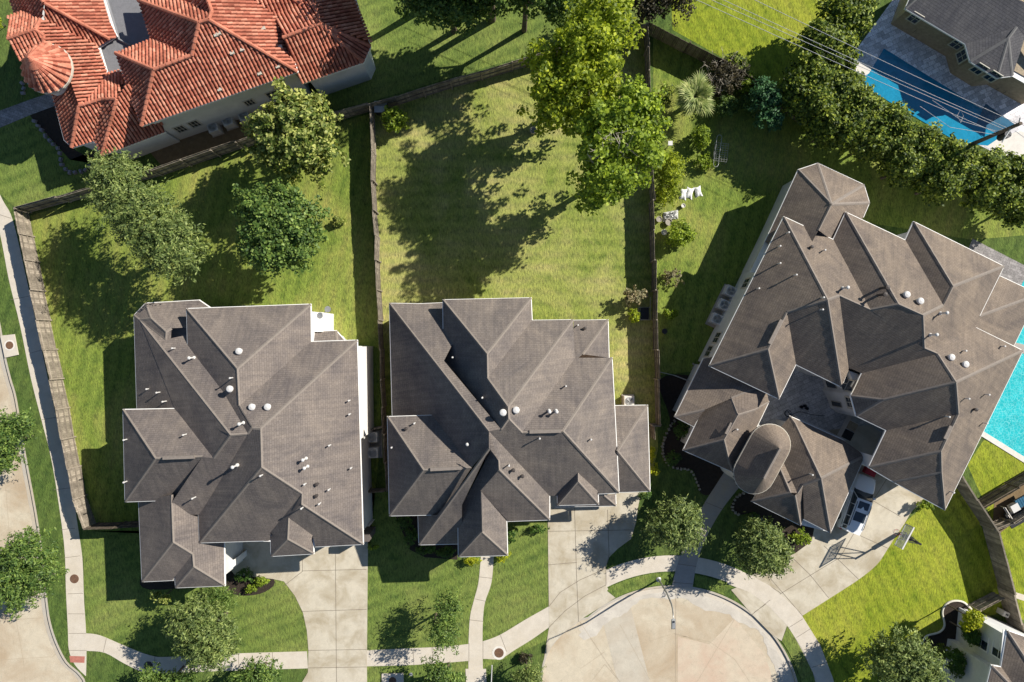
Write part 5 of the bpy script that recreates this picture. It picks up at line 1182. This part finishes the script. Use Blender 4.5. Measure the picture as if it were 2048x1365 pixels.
# ================================================================ BASKETBALL HOOP
bp=Vector(W(1797,1067)); t=thing('basketball_hoop','basketball hoop with clear backboard on a dark braced pole beside the angled driveway','basketball hoop',tuple(bp))
bc=Vector(W(1804,1071,3.15)); dn=Vector(W(1799,1087,3.5))-Vector(W(1819,1050,3.5)); dn.z=0; dn.normalize(); fn=Vector((dn.y,-dn.x,0)); 
if fn.dot(bp-Vector((bc.x,bc.y,0)))>0: fn=-fn
cb=Vector((bc.x,bc.y,3.45)); ang=math.atan2(dn.y,dn.x)
bd=MB(); bd.box(tuple(cb),(1.75,.03,1.02),ang); N_=NT('clear_backboard'); p_=N_.bsdf((.62,.66,.60),.1,0,.5); p_.inputs['Alpha'].default_value=.38; clear=N_.done(p_)
bo=bd.build('backboard',clear,t)
fr=MB()
def bx(u,z,w,h,dep=.06): 
    p=cb+dn*u; fr.box((p.x,p.y,cb.z+z),(w,dep,h),ang)
bx(0,.53,1.86,.06,.10); bx(0,-.53,1.86,.05); bx(-.9,0,.05,1.02); bx(.9,0,.05,1.02)
fr.build('backboard_frame',M['vent_white'],bo)
sq=MB()
for u,z,w,h in ((0,.12,.6,.05),(0,-.30,.6,.05),(-.3,-.09,.05,.46),(.3,-.09,.05,.46)):
    p=cb+dn*u+fn*.03; sq.box((p.x,p.y,cb.z+z),(w,.02,h),ang)
sq.build('target_square',M['vent_white'],bo)
rc=cb+fn*.38; rc.z=3.05; rm=MB(); pts=[rc+Vector((math.cos(a)*.23,math.sin(a)*.23,0)) for a in [2*PI*i/20 for i in range(21)]]; rm.tube(pts,.012,5); rm.tube([rc-fn*.23,rc-fn*.38],.03,5); rm.build('rim',M['red'],t)
ntm=MB()
for i in range(12):
    a=2*PI*i/12; ntm.tube([rc+Vector((math.cos(a)*.22,math.sin(a)*.22,0)),rc+Vector((math.cos(a+.35)*.13,math.sin(a+.35)*.13,-.4))],.006,3); ntm.tube([rc+Vector((math.cos(a)*.22,math.sin(a)*.22,0)),rc+Vector((math.cos(a-.35)*.13,math.sin(a-.35)*.13,-.4))],.006,3)
ntm.build('net',M['vent_white'],t)
pm=MB(); pm.tube([bp,bp+Vector((0,0,3.1))],.085,8); pm.build('pole',M['metal_dark'],t)
am=MB()
for sgn in (-1,1):
    for z0,z1 in ((3.05,3.75),(2.35,3.1)):
        am.tube([bp+Vector((0,0,z0)),Vector((cb.x,cb.y,z1))+dn*.3*sgn-fn*.04],.035,5)
am.build('support_arm',M['metal_dark'],t)
pdm=MB(); pdm.box((bp.x,bp.y,1.0),(.26,.26,1.7)); pdm.build('pole_pad',M['metal_dark'],t)
# ================================================================ WHITE SUV
cpos=Vector(W(1706,1003)); hdg=math.radians(70)
t=thing('parked_suv','white SUV with sunroof and roof rails parked half in shade on the angled driveway','car',tuple(cpos),None,hdg)
Ncar=NT('white_car_paint'); carp=Ncar.done(Ncar.bsdf((.78,.79,.80),.22,0,.5,None,Coat_Weight=.6,Coat_Roughness=.05))
def loft(sections,mat,name,cap=True,smooth=True):
    m=MB(); n=len(sections[0])
    vs=[p for s in sections for p in s]; fs=[]
    for i in range(len(sections)-1):
        for k in range(n): fs.append((i*n+k,i*n+(k+1)%n,(i+1)*n+(k+1)%n,(i+1)*n+k))
    if cap: fs+= [tuple(range(n))[::-1],tuple((len(sections)-1)*n+k for k in range(n))]
    m.add(vs,fs); return m.build(name,mat,t,smooth,local=True)
def sec(x,w,z0,z1,zs=None):
    zs=zs if zs is not None else z0+(z1-z0)*.55
    return [(x,-w*.9,z0),(x,-w,z0+.12),(x,-w,zs),(x,-w*.95,z1-.06),(x,-w*.80,z1),(x,0,z1+.03),(x,w*.80,z1),(x,w*.95,z1-.06),(x,w,zs),(x,w,z0+.12),(x,w*.9,z0)]
body=[sec(-2.48,.72,.45,1.02),sec(-2.44,.86,.32,1.15),sec(-2.2,.93,.26,1.27),sec(-1.2,.97,.24,1.28),sec(0,.98,.24,1.25),sec(1.0,.97,.24,1.15),sec(1.7,.95,.25,1.03),sec(2.15,.88,.28,.95),sec(2.38,.76,.34,.84),sec(2.47,.58,.42,.72)]
loft(body,carp,'body')
def gs(x,wb,wt,zb,zt): return [(x[0],-wb,zb),(x[1],-wt,zt-.05),(x[1],-wt*.88,zt),(x[1],0,zt+.03),(x[1],wt*.88,zt),(x[1],wt,zt-.05),(x[0],wb,zb)]
cab=[gs((-2.36,-2.18),.88,.66,1.06,1.66),gs((-2.0,-1.95),.93,.69,1.06,1.74),gs((-.6,-.6),.95,.71,1.06,1.78),gs((.35,.30),.95,.69,1.06,1.75),gs((1.25,.48),.90,.66,1.05,1.72)]
loft(cab,M['glass'],'greenhouse_glass')
roofp=MB(); X=[-2.26,-2.0,-1.2,-.4,.3,.52]; Wd=[.68,.71,.74,.74,.72,.69]; Zt=[1.68,1.765,1.805,1.81,1.785,1.755]
vs=[];fs=[]
for x,w_,z in zip(X,Wd,Zt): vs+=[(x,-w_,z-.05),(x,-w_*.86,z),(x,0,z+.035),(x,w_*.86,z),(x,w_,z-.05)]
for i in range(5):
    for k in range(4): fs.append((i*5+k,i*5+k+1,(i+1)*5+k+1,(i+1)*5+k))
roofp.add(vs,fs); rf=roofp.build('roof_panel',carp,t,True,local=True)
MB().box((.02,0,1.822),(.62,.95,.02)).build('sunroof',M['glass'],rf,local=True); MB().box((-.98,0,1.838),(.78,1.02,.02)).build('sunroof',M['glass'],rf,local=True)
for sy in (-1,1):
    m=MB(); m.tube([(-1.9,sy*.66,1.76),(-1.85,sy*.66,1.86),(.1,sy*.66,1.87),(.2,sy*.66,1.79)],.03,6); m.build('roof_rail',M['metal_dark'],t,local=True)
    m=MB(); m.box((.85,sy*1.06,1.12),(.16,.22,.16)); m.build('mirror',carp,t,local=True)
    m=MB(); 
    for x0,x1 in ((-2.0,-1.95),(-1.15,-1.15),(-.1,-.1),(.95,.5)): m.tube([(x0,sy*.905,1.07),(x1,sy*.70,1.76)],.035,4)
    m.build('window_pillar',carp,t,local=True)
    m=MB(); m.box((2.28,sy*.66,.76),(.22,.32,.13)); m.build('headlight',M['vent_white'],t,local=True)
    m=MB(); m.box((-2.45,sy*.74,.98),(.08,.2,.3)); m.build('tail_light',M['red'],t,local=True)
for x in (-1.5,1.5):
    for sy in (-1,1):
        m=MB(); m.tube([(x,sy*.72,.36),(x,sy*.975,.36)],.36,18); w_=m.build('wheel',M['metal_dark'],t,local=True); m=MB(); m.tube([(x,sy*.97,.36),(x,sy*.99,.36)],.22,12); m.build('rim',M['metal_grey'],w_,local=True)
t.scale=(.93,.88,.95)
m=MB(); m.box((-2.32,0,1.70),(.22,1.25,.05)); m.build('rear_spoiler',carp,t,local=True)
t=thing('storage_tote','faded red lidded tote between the SUV and the angled house wall','storage box',W(1735,941)); MB().box((0,0,.28),(.75,.55,.5),math.radians(-25),taper=1.08).build('tub',M['red'],t,local=True); MB().box((0,0,.56),(.85,.65,.06),math.radians(-25)).build('lid',M['red'],t,local=True)
# ================================================================ COURTYARD
t=thing('outdoor_kitchen','low stone outdoor counter with a dark grill edging the courtyard','outdoor kitchen',W(1690,858)); c0=Vector(W(1703,832)); c1_=Vector(W(1680,876)); d=(c1_-c0); ang=math.atan2(d.y,d.x); L=d.length
c=(c0+c1_)/2; MB().box((c.x,c.y,.45),(L,.65,.9),ang).build('counter_base',M['stucco'],t)
for s0,s1,mt,nm in ((.02,.22,'metal_grey','countertop'),(.25,.58,'stonewall','countertop'),(.62,.98,'metal_dark','grill')):
    p=c0.lerp(c1_,(s0+s1)/2); MB().box((p.x,p.y,.94),(L*(s1-s0),.72,.08 if nm!='grill' else .16),ang).build(nm,M[mt],t)
def hose(label,name,pts,r,mat,cat,z=.03):
    P=[Vector(W(x,y,0))+Vector((0,0,z)) for x,y in cr(pts,5)]; o=MB().tube(P,r,5).build(name,M[mat]); props(o,label,cat); return o
hose('coiled dark garden hose lying across the shaded courtyard','garden_hose',[(1610,842),(1600,836),(1585,834),(1574,822),(1570,828),(1576,833),(1582,826),(1576,820),(1568,826),(1574,834),(1582,830),(1600,824),(1625,830),(1650,832)],.022,'metal_dark','hose',.05)
for i,(x,y) in enumerate(((1601,814),(1612,817),(1608,812))):
    o=thing('flower_pot','small dark pot in the courtyard, %s'%('leftmost of three','rightmost of three','topmost of three')[i],'pot',W(x,y),'dark pots in the courtyard'); MB().lathe((0,0,.02),[(.1,0),(.14,.22),(.11,.22),(.08,.1)],10).build('pot',M['metal_dark'],o,local=True)
# low courtyard wall
t=thing('courtyard_wall','low white courtyard kerb wall running below the garage roof','wall',W(1640,856)); A_=Vector(W(1586,832));B_=Vector(W(1684,880)); c=(A_+B_)/2; d=B_-A_; MB().box((c.x,c.y,.3),(d.length,.16,.6),math.atan2(d.y,d.x)).build('wall_body',M['stucco'],t)
# ================================================================ EDGINGS
def edging(label,pts,r,mat,z=.09,stones=True,name='stone_edging'):
    L=[Vector(W(*p)) for p in cr(pts,8)]; t=thing(name,label,'bed edging',tuple(L[0])); m=MB(); rr=random.Random(len(pts)*7)
    if stones:
        acc=0; last=L[0]
        for p in L[1:]:
            acc+=(p-last).length; last=p
            if acc>=r*1.7:
                acc=0; m.box((p.x+rr.uniform(-.03,.03),p.y+rr.uniform(-.03,.03),z*.5),(r*rr.uniform(1.3,1.9),r*rr.uniform(1.0,1.5),z*rr.uniform(.9,1.5)),rr.uniform(0,3),taper=.7)
    else: m.tube([p+Vector((0,0,z*.4)) for p in L],r,6)
    m.build('stones' if stones else 'kerb_strip',M[mat],t); return t
edging('wavy pale stone edging around the shaded bed left of the curved walk',[(1353,836),(1340,855),(1330,875),(1325,900),(1333,925),(1352,937),(1378,940),(1391,958),(1400,983)],.14,'stone',.16)
edging('stone edging around the small bed by the oval turret base',[(1492,985),(1475,993),(1467,1005),(1466,1022),(1480,1030)],.14,'stone',.14)
edging('pale stone edging under the trees beside the garage',[(1498,1030),(1518,1036),(1532,1046)],.12,'stone',.1)
edging('row of stepping stones beside the low metal fence',[(1389,722),(1385,738),(1380,754)],.12,'stone',.06)
edging('smooth cream curved edging around the lower right mulch bed',[(1842,1288),(1852,1272),(1878,1264),(1888,1250),(1884,1225),(1890,1210),(1905,1202),(1925,1204),(1942,1218)],.08,'wcurb',.16,False,'bed_edging')
edging('grey rock border between the villa bed and the lawn',[(62,235),(80,255),(100,282),(118,300),(126,330),(140,345),(170,342),(182,332)],.22,'gravel',.2)
edging('scattered grey rocks below the villa tower',[(43,160),(48,178),(46,190)],.2,'gravel',.2)
# ================================================================ YARD CLUTTER
t=thing('wire_plant_frame','arched grey wire plant frame standing in the shaded right backyard','plant frame',W(1437,312)); m=MB(); c=Vector(W(1434,310)); ax=Vector((.12,1,0)).normalized(); sx=Vector((1,-.12,0)).normalized()
for sgn in (-.42,.42):
    pts=[c+sx*(sgn*.45-.25)+ax*v+Vector((0,0,h_)) for v,h_ in ((-1.0,0.05),(-1.0,1.0),(1.0,1.1),(1.0,.05))]; m.tube(pts,.02,5)
pts=[c+sx*(-.25+.2*math.cos(a))+ax*(1.0+.25*math.sin(a))+Vector((0,0,1.1)) for a in [PI*i/10 for i in range(11)]]; m.tube(pts,.02,5)
pts=[c+sx*(-.25+.2*math.cos(a))+ax*(-1.0-.25*math.sin(a))+Vector((0,0,1.0)) for a in [PI*i/10 for i in range(11)]]; m.tube(pts,.02,5)
m.build('hoop',M['metal_grey'],t); m=MB()
for i in range(9): m.tube([c+sx*-.45+ax*(-.7+i*.18)+Vector((0,0,.75)),c+sx*.62+ax*(-.7+i*.18)+Vector((0,0,.75))],.014,4)
for i in range(6): m.tube([c+sx*(-.45+i*.215)+ax*-.7+Vector((0,0,.76)),c+sx*(-.45+i*.215)+ax*.75+Vector((0,0,.76))],.014,4)
for u in (-.45,.62):
    for v in (-.7,.75): m.tube([c+sx*u+ax*v,c+sx*u+ax*v+Vector((0,0,.76))],.018,4)
m.build('wire_shelf',M['metal_grey'],t)
def bag(label,x,y,rz,w,l):
    t=thing('white_bag',label,'bag',W(x,y),'white bags on the backyard lawn',rz); m=MB(); n=9; vs=[];fs=[]
    for i in range(n):
        for j in range(n):
            u=i/(n-1)*2-1; v=j/(n-1)*2-1; z=.03+.20*max(0,(1-u**4))*max(0,(1-v**4))+.02*math.sin(5*u+3*v)
            k=1+.10*(abs(u)*abs(v))**2*2; vs.append((u*w/2*k*(1-.07*(1-v*v)),v*l/2*k*(1-.05*(1-u*u)),z))
    for i in range(n-1):
        for j in range(n-1): a=i*n+j; fs.append((a,a+n,a+n+1,a+1))
    m.add(vs,fs); m.build('sack',M['bag'],t,True,local=True); return t
bag('white bag lying leftmost of three on the right backyard lawn',1366,389,math.radians(-8),.5,.8); bag('white bag in the middle of three, overlapping its neighbour',1379,387,math.radians(-12),.5,.82); bag('white bag lying apart at the right of three on the lawn',1396,384,math.radians(14),.5,.75)
def ring_pot(label,x,y,r,h,mat='terracotta',plant=False):
    t=thing('plant_pot',label,'plant pot',W(x,y)); MB().lathe((0,0,0),[(r*.7,0),(r,h),(r*.84,h),(r*.8,h*.8),(r*.01+.01,h*.78)],18).build('pot',M[mat],t,local=True); return t
ring_pot('round cream plant pot beside the white bags on the lawn',1365,413,.17,.3,'coping'); ring_pot('large round stone pot at the foot of the grey tarp',1336,446,.28,.35,'stone'); ring_pot('round cream pot near the right fence below the tarp',1327,466,.24,.3,'coping')
ring_pot('pale ring pot tight against the right fence',1317,440,.24,.3,'stone'); ring_pot('dark round pot in shade on the right backyard grass',1328,663,.22,.25,'metal_dark'); ring_pot('pale round stone birdbath in the middle backyard under the tree',1066,265,.27,.6,'stone')
t=thing('tarp','crumpled grey tarp over garden things by the right fence','tarp',W(1342,432)); m=MB(); n=12; vs=[];fs=[]; rr=random.Random(9); hh=[[rr.uniform(.15,.5) for _ in range(n)] for _ in range(n)]
for i in range(n):
    for j in range(n):
        u=i/(n-1)*2-1;v=j/(n-1)*2-1; e=max(abs(u),abs(v)); z=.04+hh[i][j]*(1-e**3)*.8; p=W(1341+u*15,432+v*9+u*-3); vs.append((p[0],p[1],z))
for i in range(n-1):
    for j in range(n-1): a=i*n+j; fs.append((a,a+1,a+n+1,a+n))
m.add(vs,fs); m.build('cover',M['tarp'],t)
t=thing('birdhouse','small white square birdhouse on a post by the bright tree and fence','birdhouse',W(1331,299)); b=Vector(t.location); MB().tube([(0,0,0),(0,0,1.5)],.03,6).build('post',M['fence'],t,local=True); MB().box((0,0,1.6),(.26,.26,.24)).box((0,0,1.75),(.34,.34,.05)).build('box',M['vent_white'],t,local=True)
t=thing('garden_box','grey metal-roofed box in the corner of the middle backyard','shed',W(766,222)); MB().box((0,0,.5),(.9,.8,1.0),-.1).build('cabinet',M['metal_dark'],t,local=True)
m=MB(); m.add([(-.5,-.45,1.0),(.5,-.45,1.0),(.5,0,1.15),(-.5,0,1.15),(-.5,.45,1.0),(.5,.45,1.0)],[(0,1,2,3),(3,2,5,4)]); m.build('lid',M['metal_grey'],t,local=True)
t=thing('garden_cart','thin grey metal cart frame beside the vivid green bush','garden cart',W(1287,628)); m=MB()
for z in (.1,.7): m.tube([(-.4,-.5,z),(.4,-.5,z),(.4,.5,z),(-.4,.5,z),(-.4,-.5,z)],.02,4)
for x_ in (-.4,.4):
    for y_ in (-.5,.5): m.tube([(x_,y_,0),(x_,y_,.75)],.02,4)
m.tube([(.4,.5,.7),(.4,1.3,.75)],.02,4); m.build('frame',M['metal_grey'],t,local=True); MB().box((0,0,.12),(.76,.96,.03)).build('tray',M['metal_dark'],t,local=True)
t=thing('utility_meter','small pale utility box beside the white corner house','utility box',W(1999,1222)); MB().box((0,0,.4),(.5,.42,.8),-.4).build('cabinet',M['coping'],t,local=True); MB().box((.05,-.02,.81),(.2,.12,.02),-.4).build('lid',M['metal_dark'],t,local=True)
# sign / stand by the inlet at the bottom
t=thing('sign_post','thin white bent sign post beside the storm inlet at the bottom edge','sign post',W(983,1362)); b=Vector(W(983,1362)); m=MB(); m.tube([b,b+Vector((0,0,1.8)),Vector(W(984,1331,2.6))],.04,6); m.build('post',M['vent_white'],t)
# patio furniture
def chair(label,x,y,rz,first=None):
    if first: return dup(first,W(x,y),rz,label)
    t=thing('patio_chair',label,'chair',W(x,y),'patio chairs by the stone house bay',rz); MB().box((0,0,.42),(.55,.55,.05)).build('seat',M['metal_dark'],t,local=True); MB().box((0,.28,.72),(.55,.05,.6)).build('backrest',M['metal_dark'],t,local=True)
    for sx_ in (-1,1):
        for sy_ in (-1,1): MB().box((sx_*.24,sy_*.24,.2),(.04,.04,.42)).build('leg',M['metal_dark'],t,local=True)
    return t
c1_=chair('dark patio chair nearest the stone house bay windows',1994,172,.4); chair('dark patio chair facing the pool, right of its twin',2008,180,-1.2,c1_)
chair('single dark patio chair by the left windows of the stone house',1823,62,2.0,c1_).pop('group',None)
t=thing('utility_trailer','dark flat trailer with a pale rail and a white square crate at the right edge','trailer',W(2035,1020)); ca=math.radians(29); 
m=MB(); bc=Vector(W(2062,1008)); m.box((bc.x,bc.y,.55),(5.2,1.35,.12),ca); m.build('deck',M['metal_dark'],t)
m=MB(); A_=Vector(W(1993,1010));B_=Vector(W(2011,1039)); 
for z in (.75,1.0): m.tube([A_+Vector((0,0,z)),B_+Vector((0,0,z))],.04,5)
for p in (A_,B_,(A_+B_)/2): m.tube([p+Vector((0,0,.5)),p+Vector((0,0,1.0))],.035,5)
m.build('rail',M['coping'],t)
for dx_,dy_ in ((-1.0,-.75),(-1.0,.75)):
    p=bc+Vector((dx_*math.cos(ca)-dy_*math.sin(ca),dx_*math.sin(ca)+dy_*math.cos(ca),0)); a_=Vector((-math.sin(ca),math.cos(ca),0)); m=MB(); m.tube([p+a_*-.1+Vector((0,0,.3)),p+a_*.1+Vector((0,0,.3))],.3,14); m.build('wheel',M['metal_dark'],t)
t=thing('white_crate','white square crate resting on the dark trailer','crate',W(2031,1016)); b=Vector(W(2030,1016,1.0)); MB().box((b.x,b.y,.83),(.6,.55,.42),ca).build('crate_body',M['vent_white'],t); MB().box((b.x,b.y,1.06),(.64,.59,.04),ca).build('lid',M['vent_white'],t)
t=thing('solar_cover','blue-grey ribbed cover panel on the trailer beside the white crate','cover',W(2046,1006)); b=Vector(W(2050,1004,1.0)); m=MB()
for i in range(7): m.box((b.x-.5*math.cos(ca)+i*.2*math.cos(ca),b.y-.5*math.sin(ca)+i*.2*math.sin(ca),.74),(.17,.7,.2),ca)
m.build('panel',M['pool_step'],t)
sheet('bare_strip',[(1990,985),(2048,950),(2120,905),(2150,950),(2048,1030),(1998,1068),(1985,1050)],.012,M['dirt'])
# small bright stones / flowers on lawns
